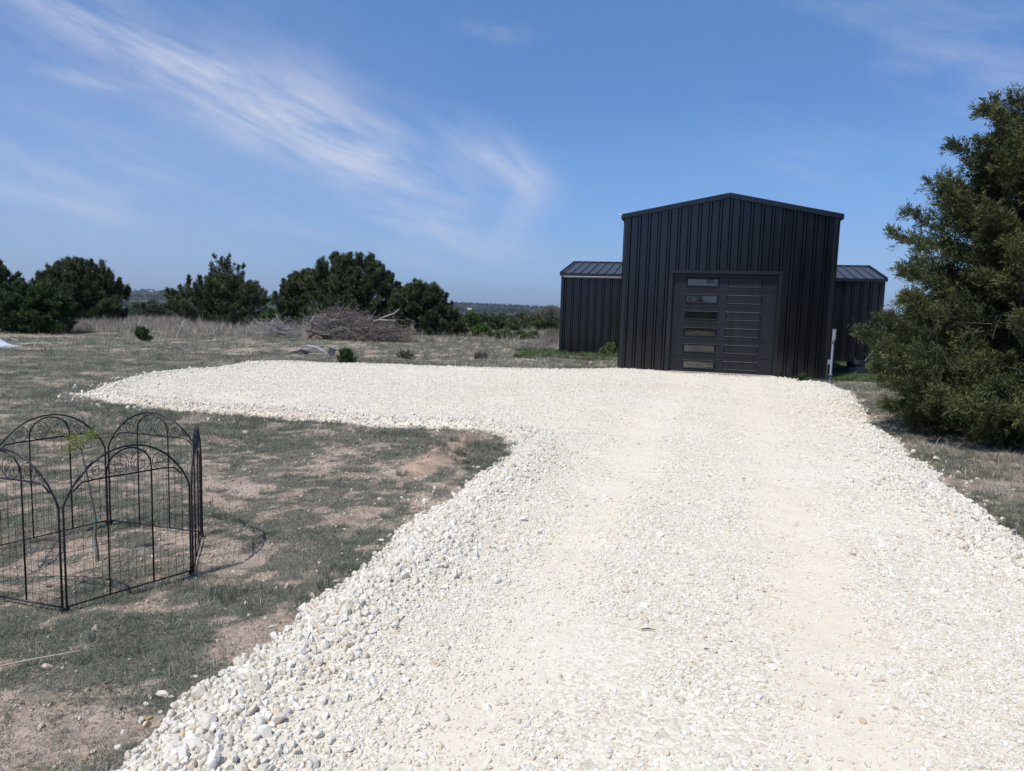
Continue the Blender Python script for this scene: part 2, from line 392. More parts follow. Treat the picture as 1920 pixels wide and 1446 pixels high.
parts_ = [
    streak((-60,-75), (810,352), .036, .72, 5, 24, .30, .66, 1.),
    streak((420,165), (930,395), .066, .50, 5, 20, .32, .70, 4.),
    streak((1015,345), (955,475), .026, .40, 6, 22, .22, .72, 5., 3),
    streak((60,-60), (760,330), .060, .30, 4, 16, .42, .75, 7.),
    streak((835,228), (1030,372), .026, .62, 7, 22, .24, .70, 9., 3, 0.),
    streak((-40,70), (230,170), .012, .38, 8, 40, .35, .7, 12.),
    streak((-100,250), (330,390), .055, .32, 4, 22, .38, .72, 15.),
    streak((-60,330), (240,400), .020, .22, 8, 40, .40, .72, 18.),
    streak((560,380), (1000,500), .040, .34, 5, 26, .34, .72, 21.),
    streak((360,350), (620,440), .022, .22, 8, 40, .40, .75, 24.),
    streak((860,45), (985,70), .014, .22, 14, 40, .35, .7, 27., 2),
    streak((1400,295), (1600,335), .016, .16, 8, 30, .35, .7, 30., 2),
    streak((1400,60), (2000,230), .11, .34, 4, 12, .40, .75, 33., 3),
    streak((-80,100), (500,520), .26, .24, 2, 6, .1, .8, 36., 3),
]
tot = parts_[0]
for p_ in parts_[1:]: tot = mth(nt, 'ADD', tot, p_)
tot = mth(nt, 'MINIMUM', tot, .82)
airc = ramp(nt, mth(nt, 'MULTIPLY', el, 2.0), [(.0, (.25, .39, .79)), (.06, (.275, .40, .74)), (.14, (.335, .43, .67)), (.39, (.385, .53, .735)), (.53, (.39, .53, .75)), (.77, (.445, .635, .83)), (1, (.45, .65, .84))])
vm = nd(nt, 'ShaderNodeVectorMath', operation='SCALE'); L(nt, airc, vm.inputs[0]); vm.inputs['Scale'].default_value = 2.0
vm2 = nd(nt, 'ShaderNodeVectorMath', operation='MULTIPLY'); L(nt, sky.outputs[0], vm2.inputs[0]); L(nt, vm.outputs[0], vm2.inputs[1]); tint = vm2.outputs[0]
L(nt, mix(nt, tot, tint, (6.9, 7.5, 9.3)), bg.inputs[0])
bg.inputs[1].default_value = .085
sl = bpy.data.lights.new('sun', 'SUN'); sl.energy = 4.4; sl.angle = R_(.53); sl.color = (1., .955, .89)
so = bpy.data.objects.new('sun', sl); COL.objects.link(so)
ce = math.cos(R_(SUN_EL)); sv = Vector((SUN_DIR[0]*ce, SUN_DIR[1]*ce, math.sin(R_(SUN_EL))))
so.rotation_euler = sv.to_track_quat('Z', 'Y').to_euler(); so.location = (0, 0, 30)
cam = bpy.data.cameras.new('camera'); cam.sensor_width = 36; cam.lens = FPX/1920*36; cam.clip_end = 12000; cam.clip_start = .05
co = bpy.data.objects.new('camera', cam); COL.objects.link(co)
Mx = Matrix(((RGT[0], UPV[0], -FWD[0], 0), (RGT[1], UPV[1], -FWD[1], 0), (RGT[2], UPV[2], -FWD[2], CH), (0, 0, 0, 1)))
co.matrix_world = Mx; SC.camera = co
SC.view_settings.view_transform = 'Standard'; SC.view_settings.look = 'None'; SC.view_settings.exposure = 0.05; SC.view_settings.gamma = 1
SC.cycles.max_bounces = 6; SC.cycles.diffuse_bounces = 3; SC.cycles.glossy_bounces = 3; SC.cycles.transmission_bounces = 3; SC.cycles.transparent_max_bounces = 8
SC.cycles.use_denoising = True
SC.cycles.use_adaptive_sampling = True

# ------------------------------------------------------------------ ground sheet
def axis(lo, hi, st, far, g=1.09):
    a = list(np.arange(lo, hi, st)); d = st
    r = []; x = hi
    while x < far: r.append(x); d *= g; x += d
    r.append(far); d = st; l = []; x = lo-st
    while x > -far: l.append(x); d *= g; x -= d
    l.append(-far)
    return np.array(l[::-1]+a+r)
gx = axis(-9, 8, .07, 7000); gy = axis(1.2, 14, .07, 7000)
XX, YY = np.meshgrid(gx, gy); x = XX.ravel(); y = YY.ravel()
sd = sdist(x, y)
z = hgt(x, y)-.05*sst(.25, .6, sd)
r = np.hypot(x, y)
veg = vegmask(x, y)
nx, ny = len(gx), len(gy)
i = np.arange(nx-1)[None, :]+nx*np.arange(ny-1)[:, None]; i = i.ravel()
me = np_mesh('ground', np.stack([x, y, z], 1), np.stack([i, i+1, i+nx+1, i+nx], 1), True,
             dict(veg=veg, far=sst(55, 110, r+12*(fbm(x*.05, y*.05, 77)-.5)), soil=np.clip(mound(x, y)*1.3+.5*sst(.60, .75, fbm(x*.6, y*.6, 88)), 0, 1)))
tag(link('ground', me, M['ground']), kind='structure')

# ------------------------------------------------------------------ driveway sheet
st = .05
dx = np.concatenate([np.arange(-8, -3, .08), np.arange(-3, 6.2, .035), np.arange(6.2, 9, .08)]); dy = np.concatenate([np.arange(-4, 1.6, .2), np.arange(1.6, 8, .035), np.arange(8, 22, .07)])
XX, YY = np.meshgrid(dx, dy); x = XX.ravel(); y = YY.ravel(); sd = sdist(x, y); z = drive_z(x, y, sd)
nx, ny = len(dx), len(dy)
i = (np.arange(nx-1)[None, :]+nx*np.arange(ny-1)[:, None]).ravel()
F = np.stack([i, i+1, i+nx+1, i+nx], 1); F = F[(sd[F] > -.10).all(1)]
use = np.unique(F); mp = np.full(len(x), -1); mp[use] = np.arange(len(use)); F = mp[F]; x, y, z, sd = x[use], y[use], z[use], sd[use]
def soilpath(x, y, pts, w):
    o = 0*x
    P = [at(*p)[:2] for p in pts]
    for a, b in zip(P[:-1], P[1:]):
        e = b-a; t = np.clip(((x-a[0])*e[0]+(y-a[1])*e[1])/(e@e), 0, 1); o = np.maximum(o, np.exp(-(np.hypot(x-a[0]-t*e[0], y-a[1]-t*e[1])/w)**2))
    return o
sl_ = np.clip(.75*soilpath(x, y, [(955, 822), (1000, 832), (1045, 858)], .14)+.45*soilpath(x, y, [(260, 760), (420, 772), (560, 784)], .35)+.22*soilpath(x, y, [(900, 730), (1250, 725)], .8), 0, 1)*(.3+fbm(x*4, y*4, 90))
me = np_mesh('driveway', np.stack([x, y, z], 1), F, True, dict(edge=np.exp(-(np.maximum(sd, 0)/.4)**2), track=track(x, y), soil=np.clip(sl_, 0, 1)))
tag(link('driveway', me, M['gravel']), kind='structure')

# ------------------------------------------------------------------ instanced stuff
def rock_mesh(name, rg, n=20, sub=False):
    """broken stone: a point cloud on a squashed ball, flattened by random fracture planes, then wrapped"""
    bm = bmesh.new(); n = 70 if sub else 26
    P = rg.normal(size=(n, 3)); P /= np.linalg.norm(P, axis=1)[:, None]
    for k in range(9 if sub else 6):
        q = rg.normal(size=3); q /= np.linalg.norm(q); d = rg.uniform(.55, .85); P -= np.maximum(P@q-d, 0)[:, None]*q
    P *= np.array([1.08, rg.uniform(.65, .95), rg.uniform(.5, .8)])
    for p in P: bm.verts.new(p)
    bmesh.ops.convex_hull(bm, input=bm.verts)
    bmesh.ops.delete(bm, geom=[v for v in bm.verts if not v.link_faces], context='VERTS')
    me = bpy.data.meshes.new(name); bm.to_mesh(me); bm.free(); return me
def scatter(name, P, rot, scl, idx, protos, mat_kind='stuff', label=None, cat=None):
    me = bpy.data.meshes.new(name); me.vertices.add(len(P)); me.vertices.foreach_set('co', np.asarray(P, np.float32).ravel())
    a = me.attributes.new('rotv', 'FLOAT_VECTOR', 'POINT'); a.data.foreach_set('vector', np.asarray(rot, np.float32).ravel())
    a = me.attributes.new('sclv', 'FLOAT_VECTOR', 'POINT'); s = np.asarray(scl, np.float32)
    if s.ndim == 1: s = np.repeat(s[:, None], 3, 1)
    a.data.foreach_set('vector', np.ascontiguousarray(s).ravel())
    a = me.attributes.new('pick', 'INT', 'POINT'); a.data.foreach_set('value', np.asarray(idx, np.int32))
    o = link(name, me, None)
    col = bpy.data.collections.new(name+'_kinds')
    for p in protos: col.objects.link(p)
    g = bpy.data.node_groups.new(name, 'GeometryNodeTree')
    g.interface.new_socket('Geometry', in_out='INPUT', socket_type='NodeSocketGeometry'); g.interface.new_socket('Geometry', in_out='OUTPUT', socket_type='NodeSocketGeometry')
    gi = g.nodes.new('NodeGroupInput'); go = g.nodes.new('NodeGroupOutput')
    ci = g.nodes.new('GeometryNodeCollectionInfo'); ci.inputs['Collection'].default_value = col; ci.inputs['Separate Children'].default_value = True; ci.inputs['Reset Children'].default_value = True
    ip = g.nodes.new('GeometryNodeInstanceOnPoints'); ip.inputs['Pick Instance'].default_value = True
    def na(t, n):
        q = g.nodes.new('GeometryNodeInputNamedAttribute'); q.data_type = t; q.inputs['Name'].default_value = n; return q.outputs['Attribute']
    g.links.new(gi.outputs[0], ip.inputs['Points']); g.links.new(ci.outputs[0], ip.inputs['Instance'])
    g.links.new(na('INT', 'pick'), ip.inputs['Instance Index']); g.links.new(na('FLOAT_VECTOR', 'sclv'), ip.inputs['Scale'])
    e2 = g.nodes.new('FunctionNodeEulerToRotation'); g.links.new(na('FLOAT_VECTOR', 'rotv'), e2.inputs[0]); g.links.new(e2.outputs[0], ip.inputs['Rotation'])
    g.links.new(ip.outputs[0], go.inputs[0])
    md = o.modifiers.new('scatter', 'NODES'); md.node_group = g
    tag(o, label, cat, kind=mat_kind); return o
def proto(name, me, m):
    o = bpy.data.objects.new(name, me); me.materials.append(m); return o

# gravel stones
rocks = [proto('stone_kind_%02d' % k, rock_mesh('stone_kind', np.random.default_rng(k), 16 if k < 6 else 26, k >= 6), M['stone']) for k in range(12)]
def sample(n, x0, x1, y0, y1): return rng.uniform(x0, x1, n), rng.uniform(y0, y1, n)
PX, PY, PS, PI_ = [], [], [], []
def add_stones(dens, x0, x1, y0, y1, rad, keep, big=False, sig=.35):
    n = int(dens*(x1-x0)*(y1-y0)); x, y = sample(n, x0, x1, y0, y1); sd = sdist(x, y)
    # view wedge only
    k = (np.abs(x) < .80*y+1.0) & (y > 1.2)
    pr = keep(x, y, sd)
    k &= rng.random(n) < pr
    x, y, sd = x[k], y[k], sd[k]
    PX.append(x); PY.append(y); PS.append(rad*np.exp(rng.normal(0, sig, len(x)))); PI_.append(rng.integers(6, 12, len(x)) if big else rng.integers(0, 6, len(x)))
def k_edge(x, y, sd): return np.where(sd > -.03, np.exp(-(np.maximum(sd-.12, 0)/(.22+.22*fbm(x*1.1, y*1.1, 71, 2)))**2), 0)*(.6+.8*fbm(x*1.5, y*1.5, 72))
def k_spill(x, y, sd): return np.where(sd < 0, np.exp(-((-sd)/.13))*.75*sst(.35, .62, fbm(x*1.8, y*1.8, 73)), 0)
def k_in(x, y, sd): return (sd > .02)*(1-.92*track(x, y))*(.14+.86*sst(.45, .64, .5*fbm(x*.55, y*.35, 74)+.5*fbm(x*2.4, y*2.4, 75)+.06-.07*sst(.2, 1.5, x)*(1-sst(4, 7, y))+.06*sst(6, 10, y)))
add_stones(2600, -2.2, 4.8, 1.4, 8.5, .0150, k_edge, True, .26)
add_stones(700, -2.2, 4.8, 1.4, 7.0, .0205, k_edge, True, .25)
add_stones(500, -7, 9, 8.5, 20, .018, k_edge, True, .3)
add_stones(420, -2.4, 5.2, 1.4, 9, .0145, k_spill, True, .4)
add_stones(160, -8, 8, 9, 16, .022, k_spill, True, .35)
add_stones(6500, -1.6, 4.0, 1.4, 4.6, .0052, k_in)
add_stones(2600, -1.6, 4.4, 1.4, 6, .0078, k_in, False, .4)
add_stones(3000, -1.6, 5.0, 4.4, 9, .0076, k_in)
add_stones(60, -1.6, 5.0, 1.4, 9, .0105, k_in, True, .25)
add_stones(1300, -7, 8.5, 8.5, 14, .0095, k_in)
add_stones(700, -7, 9, 13.5, 21, .0115, k_in)
x, y, s, ii = (np.concatenate(q) for q in (PX, PY, PS, PI_))
z = drive_z(x, y); z = np.where(sdist(x, y) > 0, z, hgt(x, y))+s*.12
rot = rng.uniform(-3.14, 3.14, (len(x), 3)); rot[:, :2] *= np.where(ii < 6, .18, .8)[:, None]; z = z+np.where(ii >= 6, s*rng.uniform(-.3, .5, len(s)), 0)
scatter('gravel_stones', np.stack([x, y, z], 1), rot, s, ii, rocks)
print('stones', len(x))

# crumbs of soil and pebbles on the bare ground
x, y = sample(90000, -6, 6, 1.5, 10); k = (np.abs(x) < .8*y+1) & (sdist(x, y) < 0) & (rng.random(len(x)) < (.12+.88*(1-vegmask(x, y)))*(1-.85*(mound(x, y) > .3))); x, y = x[k], y[k]
s = .0042*np.exp(rng.normal(0, .5, len(x)))*(1+.06*y); rot = rng.uniform(-3.14, 3.14, (len(x), 3))
def m_crumb():
    m, nt, b = mat('soil_crumb'); r = nd(nt, 'ShaderNodeObjectInfo').outputs['Random']
    L(nt, ramp(nt, r, [(0, (.24, .18, .14)), (.5, (.42, .33, .26)), (.9, (.54, .44, .36)), (.97, (.62, .58, .52))]), b.inputs['Base Color']); b.inputs['Roughness'].default_value = .95; return m
cm = m_crumb(); crumbs = [proto('crumb_kind_%d' % k, rock_mesh('crumb_kind', np.random.default_rng(200+k), 14), cm) for k in range(4)]
scatter('soil_crumbs', np.stack([x, y, hgt(x, y)+s*.2], 1), rot, s, rng.integers(0, 4, len(x)), crumbs)
# grass tufts
def tuft(name, rg, n, h, spread, w, m, lean=.5, curl=.5):
    V, F, T = [], [], []
    for k in range(n):
        a = rg.uniform(0, 6.283); rr = spread*math.sqrt(rg.random()); b = np.array([rr*math.cos(a), rr*math.sin(a), -.01])
        a2 = a+rg.normal(0, .8); d = np.array([math.cos(a2), math.sin(a2), 0]); hh = h*rg.uniform(.45, 1.15); ln = lean*rg.uniform(.2, 1.3)
        ww = w*rg.uniform(.7, 1.3); sdv = np.array([-d[1], d[0], 0]); q = rg.uniform(0, 3.14); sdv = sdv*math.cos(q)+d*math.sin(q)
        m1 = b+d*hh*ln*.4+np.array([0, 0, hh*.6]); tp = b+d*hh*ln*(1+curl)+np.array([0, 0, hh*(1-.35*ln)])
        i0 = len(V); V += [b-sdv*ww/2, b+sdv*ww/2, m1+sdv*ww*.4, m1-sdv*ww*.4, tp]; F += [(i0, i0+1, i0+2), (i0, i0+2, i0+3), (i0+3, i0+2, i0+4)]
        T += [rg.random()]*5
    return proto(name, np_mesh(name, np.array(V), np.array(F), False, dict(tint=T)), m)
rg = np.random.default_rng(5)
gk = [tuft('grass_kind_%02d' % k, rg, 34, .042, .060, .0026, M['grass'], 1.0) for k in range(4)]
gk += [tuft('grass_kind_%02d' % (4+k), rg, 30, .045, .060, .0022, M['grassd'], 1.3) for k in range(3)]
gk += [tuft('grass_kind_%02d' % (7+k), rg, 40, .10, .045, .0035, M['grass'], .5) for k in range(3)]
gk += [tuft('grass_kind_%02d' % (10+k), rg, 26, .33, .16, .007, M['grassd'], .45) for k in range(3)]
gk += [tuft('grass_kind_%02d' % (13+k), rg, 70, .13, .20, .011, M['lush'], .8) for k in range(2)]
GP, GS, GI = [], [], []
def add_grass(n, x0, x1, y0, y1, keep, kinds, s, sig=.25):
    x, y = sample(n, x0, x1, y0, y1); k = (np.abs(x) < .8*y+1.2) & (rng.random(n) < keep(x, y)) & (sdist(x, y) < .03)
    x, y = x[k], y[k]; GP.append(np.stack([x, y, hgt(x, y)], 1)); GS.append(s*np.exp(rng.normal(0, sig, len(x)))); GI.append(rng.choice(kinds, len(x)))
green = lambda x, y: (.09+.91*vegmask(x, y))*(.22+.82*sst(.36, .60, fbm(x*1.4+9, y*1.4, 61, 3)+.05))
dry = lambda x, y: .26+.66*vegmask(x, y)*(1-sst(.38, .62, fbm(x*1.4+9, y*1.4, 61, 3)+.05))
edgey = lambda x, y: np.exp(-((sdist(x, y)+.35)/.4)**2)*sst(.45, .6, fbm(x*.8, y*.8, 62, 3))*(y < 12)
nf = lambda x, y: (1-.55*((x < -1.7) & (y < 2.9)))
add_grass(70000, -9, 8, 1.5, 9, lambda x, y: green(x, y)*nf(x, y), [0, 1, 2, 3], .8)
add_grass(60000, -9, 8, 1.5, 9, lambda x, y: dry(x, y)*nf(x, y), [4, 5, 6], .8)
add_grass(20000, -6, 6, 2.2, 10, lambda x, y: .05*green(x, y)+edgey(x, y)*(y > 3.1), [7, 8, 9], .68)
add_grass(70000, -16, 14, 8, 20, green, [0, 1, 2, 3], 1.35)
add_grass(60000, -16, 14, 8, 20, dry, [4, 5, 6], 1.35)
add_grass(34000, -34, 24, 18, 46, green, [0, 1, 2, 3], 2.5)
add_grass(26000, -34, 24, 18, 46, dry, [4, 5, 6], 2.6)
tall = lambda x, y: (1-.92*sst(-8, -4, x))*sst(25, 31, y+.12*x+3*fbm(x*.3, y*.3, 63)-1.5)*(.25+.75*sst(.4, .55, fbm(x*.25, y*.25, 64)))
add_grass(20000, -34, 12, 24, 46, tall, [10, 11, 12], .95, .3)
add_grass(12000, 3.6, 9, 5, 12, lambda x, y: .75*sst(.4, .6, fbm(x*2, y*2, 69))*sst(.1, .5, -sdist(x, y)), [4, 5, 6], 1.5)
g1 = at(1100, 668)[:2]; g2 = at(1615, 700)[:2]
add_grass(2600, g1[0]-2.2, g1[0]+2.0, g1[1]-1.8, g1[1]+3.4, lambda x, y: sst(.45, .62, fbm(x*1.6, y*1.6, 68)+.12*sst(0, 2.5, y-g1[1])), [13, 14, 1, 2, 4, 5], .85)
add_grass(13000, g2[0]-2.9, g2[0]+5, g2[1]-2.2, g2[1]+6, lambda x, y: .9+0*x, [13, 14], .62)
P = np.concatenate(GP); s = np.concatenate(GS); ii = np.concatenate(GI)
# nothing grows through the buildings
BA = .2482; BX, BY = 2.7884, 19.1443; BWD = 5.0631
bu = (P[:, 0]-BX)*math.cos(BA)-(P[:, 1]-BY)*math.sin(BA); bv = (P[:, 0]-BX)*math.sin(BA)+(P[:, 1]-BY)*math.cos(BA)
k = ~(((bu > -.05) & (bu < BWD+.05) & (bv > -.02) & (bv < 13)) | ((bu > -2.75) & (bu < BWD+2.45) & (bv > 5.72) & (bv < 11.1)))
P, s, ii = P[k], s[k], ii[k]
rot = np.zeros((len(P), 3)); rot[:, 2] = rng.uniform(0, 6.28, len(P)); rot[:, :2] = rng.normal(0, .12, (len(P), 2))
scatter('grass', P, rot, s, ii, gk)
print('tufts', len(P))

# ------------------------------------------------------------------ foliage engine
def unit(v): return v/np.maximum(np.linalg.norm(v, axis=-1, keepdims=True), 1e-9)
def foliage(rg, C, A, Ln, Rd, ns, nl, ll, lw, up=.25, spread=.8, quad=False):
    """boughs -> sprays -> leaf faces, returns V,F,tint"""
    nb = len(C); bi = np.repeat(np.arange(nb), ns); n = len(bi)
    t = rg.random(n)**.8
    rad = unit(rg.normal(size=(n, 3)))
    d = unit(A[bi]*.75+rad*spread+np.array([0, 0, up]))
    l = Rd[bi]*(1.05-.55*t)*rg.uniform(.5, 1.15, n)
    base = C[bi]+A[bi]*(Ln[bi]*t)[:, None]
    li = np.repeat(np.arange(n), nl); m = len(li)
    s = rg.random(m)**.7
    p = base[li]+d[li]*(l[li]*s)[:, None]+rg.normal(size=(m, 3))*(ll*.35)
    p[:, 2] -= .12*l[li]*s*s
    ld = unit(d[li]*1.0+rg.normal(size=(m, 3))*.55); sd = unit(np.cross(ld, rg.normal(size=(m, 3))))
    q = ll*rg.uniform(.6, 1.3, m)[:, None]; w = lw*rg.uniform(.7, 1.3, m)[:, None]
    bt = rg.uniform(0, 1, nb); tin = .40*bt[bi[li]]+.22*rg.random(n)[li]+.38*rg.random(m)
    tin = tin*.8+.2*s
    if quad:
        V = np.stack([p, p+ld*q*.5+sd*w*.5, p+ld*q, p+ld*q*.5-sd*w*.5], 1).reshape(-1, 3); F = np.arange(m*4).reshape(-1, 4); T = np.repeat(tin, 4)
    else:
        V = np.stack([p-sd*w*.5, p+sd*w*.5, p+ld*q], 1).reshape(-1, 3); F = np.arange(m*3).reshape(-1, 3); T = np.repeat(tin, 3)
    return V, F, T
def limb(mb, rg, a, b, r0, r1, seg=5, wob=.12, n=5):
    a, b = np.array(a, float), np.array(b, float); Ld = np.linalg.norm(b-a)
    pts = [a+(b-a)*t+rg.normal(size=3)*wob*Ld*math.sin(math.pi*t)*.5 for t in np.linspace(0, 1, seg)]
    mb.tube(pts, list(np.linspace(r0, r1, seg)), n); return pts
def tree(name, label, cat, base, w, h, fm, seed, nb=90, ns=14, nl=9, ll=.14, lw=.04, shape='dome', group=None, quad=False, depth=None, spiky=.5, skirt=.08, bark='bark', rb=.16, nlimb=14, dens=1., extra=None, trunk_r=None, spires=0, low=.06, lumps=.28, prof=None, camcull=False):
    """base: xyz on the ground; w,h metres"""
    rg = np.random.default_rng(seed)
    t = empty(name, base); tag(t, label, cat, group)
    depth = depth or w*.8
    C, A, LN, RD = [], [], [], []
    k = 0
    ph = rg.uniform(0, 6.28, 6)
    while k < nb:
        u = rg.random(); zz = skirt+(1-skirt)*u**(.8)
        a = rg.uniform(0, 6.283)
        if prof is not None: rz = np.interp(zz*h, prof[0], prof[1])/(w/2)
        elif shape == 'dome': rz = max(0, 1-(max(zz-.30, 0)/.72)**2.2)**.5*(.80+.2*min(zz/.3, 1))
        elif shape == 'cone': rz = max(0, 1-zz)**.7
        else: rz = max(0, 1-(abs(zz-.6)/.46)**2)**.5
        lump = 1+lumps*math.sin(2*a+ph[0]+2*zz)*math.sin(5*zz+ph[1])+lumps*.7*math.sin(5*a+ph[2])*math.sin(9*zz+ph[3])
        rr = rz*lump*rg.uniform(.72, 1.0)
        if rg.random() < .18: rr *= rg.uniform(.2, .8)
        if camcull and math.sin(a) > .55 and rg.random() < .6: continue
        tip = np.array([rr*w/2*math.cos(a), rr*depth/2*math.sin(a), zz*h*(1+.05*rg.normal())])
        R = rb*max(w, h)*rg.uniform(.6, 1.15)
        out = np.array([math.cos(a), math.sin(a), 0])*(1.0 if zz < .8 else .45)+np.array([0, 0, (spiky if zz < .6 else spiky+1.1*(zz-.4))])
        ax = out/np.linalg.norm(out); ln = R*rg.uniform(.9, 1.7)*1.3
        C.append(tip-ax*ln); A.append(ax); LN.append(ln); RD.append(R*.62); k += 1
    for j in range(spires):
        q = rg.normal()*.27; q = max(-.47, min(.47, q)); zt = (1-(abs(q)/.52)**2.4)**.5 if shape == 'dome' else 1-abs(q)*1.6
        hh = h*(.28+.72*zt)*rg.uniform(.93, 1.04); tip = np.array([q*w, rg.normal()*.1*depth, hh]); hh *= 1.03; tip[2] = hh; ln = h*rg.uniform(.12, .24)
        ax = unit(np.array([q*.5+rg.normal()*.08, rg.normal()*.08, 1.])); C.append(tip-ax*ln); A.append(ax); LN.append(ln); RD.append(ln*.20)
    if extra:
        for (tip, ax, ln, R) in extra:
            ax = np.array(ax, float); ax /= np.linalg.norm(ax); C.append(np.array(tip)-ax*ln); A.append(ax); LN.append(ln); RD.append(R)
    C, A, LN, RD = np.array(C), np.array(A), np.array(LN), np.array(RD)
    C[:, 2] = np.maximum(C[:, 2], low*h)
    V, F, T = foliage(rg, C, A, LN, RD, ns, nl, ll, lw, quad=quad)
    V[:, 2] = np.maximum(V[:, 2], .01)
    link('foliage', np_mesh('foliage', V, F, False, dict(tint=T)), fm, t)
    mb = MB(); tr = trunk_r or .022*h+.03
    pts = limb(mb, rg, (0, 0, -.1), (rg.normal()*.04*w, rg.normal()*.04*w, h*.78), tr, tr*.25, 7, .05, 7)
    mb.build('trunk', M[bark], t, smooth=True)
    mb = MB()
    for i in rg.choice(len(C), min(nlimb, len(C)), replace=False):
        p0 = pts[min(6, max(0, int(6*np.clip(C[i][2]/(h*.9)-.18, 0, .95))))]
        limb(mb, rg, p0, C[i]+A[i]*LN[i]*.5, tr*.38, tr*.07, 5, .18, 4)
    mb.build('branches', M[bark], t, smooth=True)
    return t
def gpos(px, py):
    p = at(px, py); return (p[0], p[1], float(hgt(p[0], p[1]))-.02)
def tree_px(name, label, cat, x0, x1, ytop, ybase, fm, seed, push=0., **k):
    """size a tree from what it spans in the view at its own distance"""
    c = at((x0+x1)/2, ybase); D = c[1]+push; c = c*(D/c[1]) if push else c
    w = (x1-x0)*D/FPX; p = zat((x0+x1)/2, ytop, D); gz = float(hgt(c[0], D))
    base = (p[0], D, gz-.02)
    return tree(name, label, cat, base, w, p[2]-gz, fm, seed, **k)

# the big juniper right of the drive
bpz = (7.95, 10.55)
prof = ([0, .25, .8, 1.5, 1.9, 2.2, 2.75, 3.45, 4.0, 4.35, 4.65, 4.95], [2.6, 2.7, 2.85, 2.85, 2.4, 2.15, 2.25, 1.8, 1.5, 1.1, .6, .05])
ex = []
for (px, py, Y, ln, R) in [(1612, 625, 10.1, 1.0, .34), (1642, 692, 10.0, .9, .32), (1658, 762, 9.9, .8, .30), (1666, 440, 10.4, 1.0, .32), (1690, 505, 10.3, .9, .30), (1700, 400, 10.5, .9, .32), (1742, 350, 10.5, .9, .34), (1782, 275, 10.5, .9, .32), (1836, 262, 10.4, .7, .25), (1838, 205, 10.5, .9, .34), (1890, 188, 10.5, .9, .34), (1700, 560, 9.8, .8, .3), (1650, 600, 10.2, .9, .34), (1650, 655, 9.9, .9, .34), (1680, 720, 9.5, .9, .38), (1690, 775, 9.6, .9, .34), (1740, 800, 9.2, .9, .34), (1790, 815, 8.8, 1., .36), (1850, 840, 8.5, 1., .36), (1905, 845, 8.4, 1., .36), (1820, 760, 8.6, 1., .4), (1750, 740, 9.0, 1., .4), (1720, 660, 9.2, 1., .4)]:
    p = zat(px, py, Y); tip = np.array([p[0]-bpz[0], Y-bpz[1], p[2]]); a = math.atan2(tip[1], tip[0])
    ex.append((tip, (math.cos(a), math.sin(a)*.6, .38), ln, R))
rg = np.random.default_rng(55)
for k in range(95):
    a = rg.uniform(3.35, 6.2); rr = rg.uniform(2.2, 2.85); z_ = rg.uniform(.06, .75)
    ex.append((np.array([rr*math.cos(a), rr*.93*math.sin(a), z_]), (math.cos(a), math.sin(a), rg.uniform(-.12, .25)), rg.uniform(.6, 1.), rg.uniform(.24, .36)))
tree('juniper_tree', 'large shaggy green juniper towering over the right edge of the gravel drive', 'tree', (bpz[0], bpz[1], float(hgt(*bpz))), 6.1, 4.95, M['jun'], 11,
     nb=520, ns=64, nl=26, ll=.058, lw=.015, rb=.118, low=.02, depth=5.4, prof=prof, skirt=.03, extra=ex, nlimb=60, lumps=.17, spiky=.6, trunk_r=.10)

jt = bpy.data.objects['juniper_tree']; rg = np.random.default_rng(77); mb = MB()
for k in range(230):
    a = rg.uniform(2.4, 5.4); zz = rg.uniform(.1, 1.8); rr = np.interp(zz, prof[0], prof[1])*rg.uniform(.62, .86)
    b0 = np.array([rr*math.cos(a), rr*.9*math.sin(a), zz]); d = unit(np.array([math.cos(a), math.sin(a), rg.uniform(-.3, .6)])+rg.normal(size=3)*.5); l = rg.uniform(.1, .32); cv = rg.normal(size=3)*.08
    mb.tube([b0+d*l*t_+cv*t_*t_ for t_ in (0, .33, .66, 1)], [.005, .004, .003, .001], 4, False)
tag(mb.build('dead_twigs', M['bark'], jt), kind='stuff')

# scrub along the back of the clearing
JL = 'junipers along the back of the clearing'
tree_px('juniper_tree', 'dark juniper cut off by the left border of the photo', 'tree', -75, 34, 492, 612, M['jun2'], 21, push=3, nb=130, ns=40, nl=14, ll=.11, lw=.032, group=JL, rb=.15, spires=14)
tree_px('live_oak_bush', 'round leafy green bush in front of the dark juniper at far left', 'bush', -30, 138, 532, 622, M['oak'], 22, nb=190, ns=26, nl=12, ll=.08, lw=.045, quad=True, spiky=.2, rb=.12, lumps=.12, skirt=0., low=.01, push=-.5)
tree_px('juniper_tree', 'broad dark juniper with spiky top, right of the round green bush', 'tree', 62, 236, 492, 610, M['jun2'], 23, push=2, nb=230, ns=40, nl=14, ll=.11, lw=.032, group=JL, rb=.125, spiky=.7, spires=34, lumps=.12, low=.03)
tree_px('mesquite_tree', 'low open grey-green tree in the gap between two dark junipers', 'tree', 226, 330, 566, 606, M['sage'], 24, push=8, nb=70, ns=16, nl=10, ll=.13, lw=.06, quad=True, rb=.13)
tree_px('cedar_elm_tree', 'light green airy treetop rising behind the wide middle juniper', 'tree', 384, 462, 486, 606, M['sage'], 25, push=.5, nb=90, ns=20, nl=10, ll=.09, lw=.045, quad=True, rb=.10, spiky=1.2, lumps=.35, shape='round', spires=10)
tree_px('juniper_tree', 'wide low juniper with ragged outline behind the pale dead grass', 'tree', 322, 510, 520, 612, M['jun2'], 26, nb=190, ns=36, nl=14, ll=.11, lw=.030, group=JL, rb=.115, lumps=.25, spiky=.7, spires=22, low=.03)
tree_px('shrub', 'bright green shrub peeking out between two junipers left of the brush pile', 'bush', 488, 524, 580, 622, M['brightf'], 27, push=2, nb=26, ns=16, nl=10, ll=.09, lw=.05, quad=True, rb=.2)
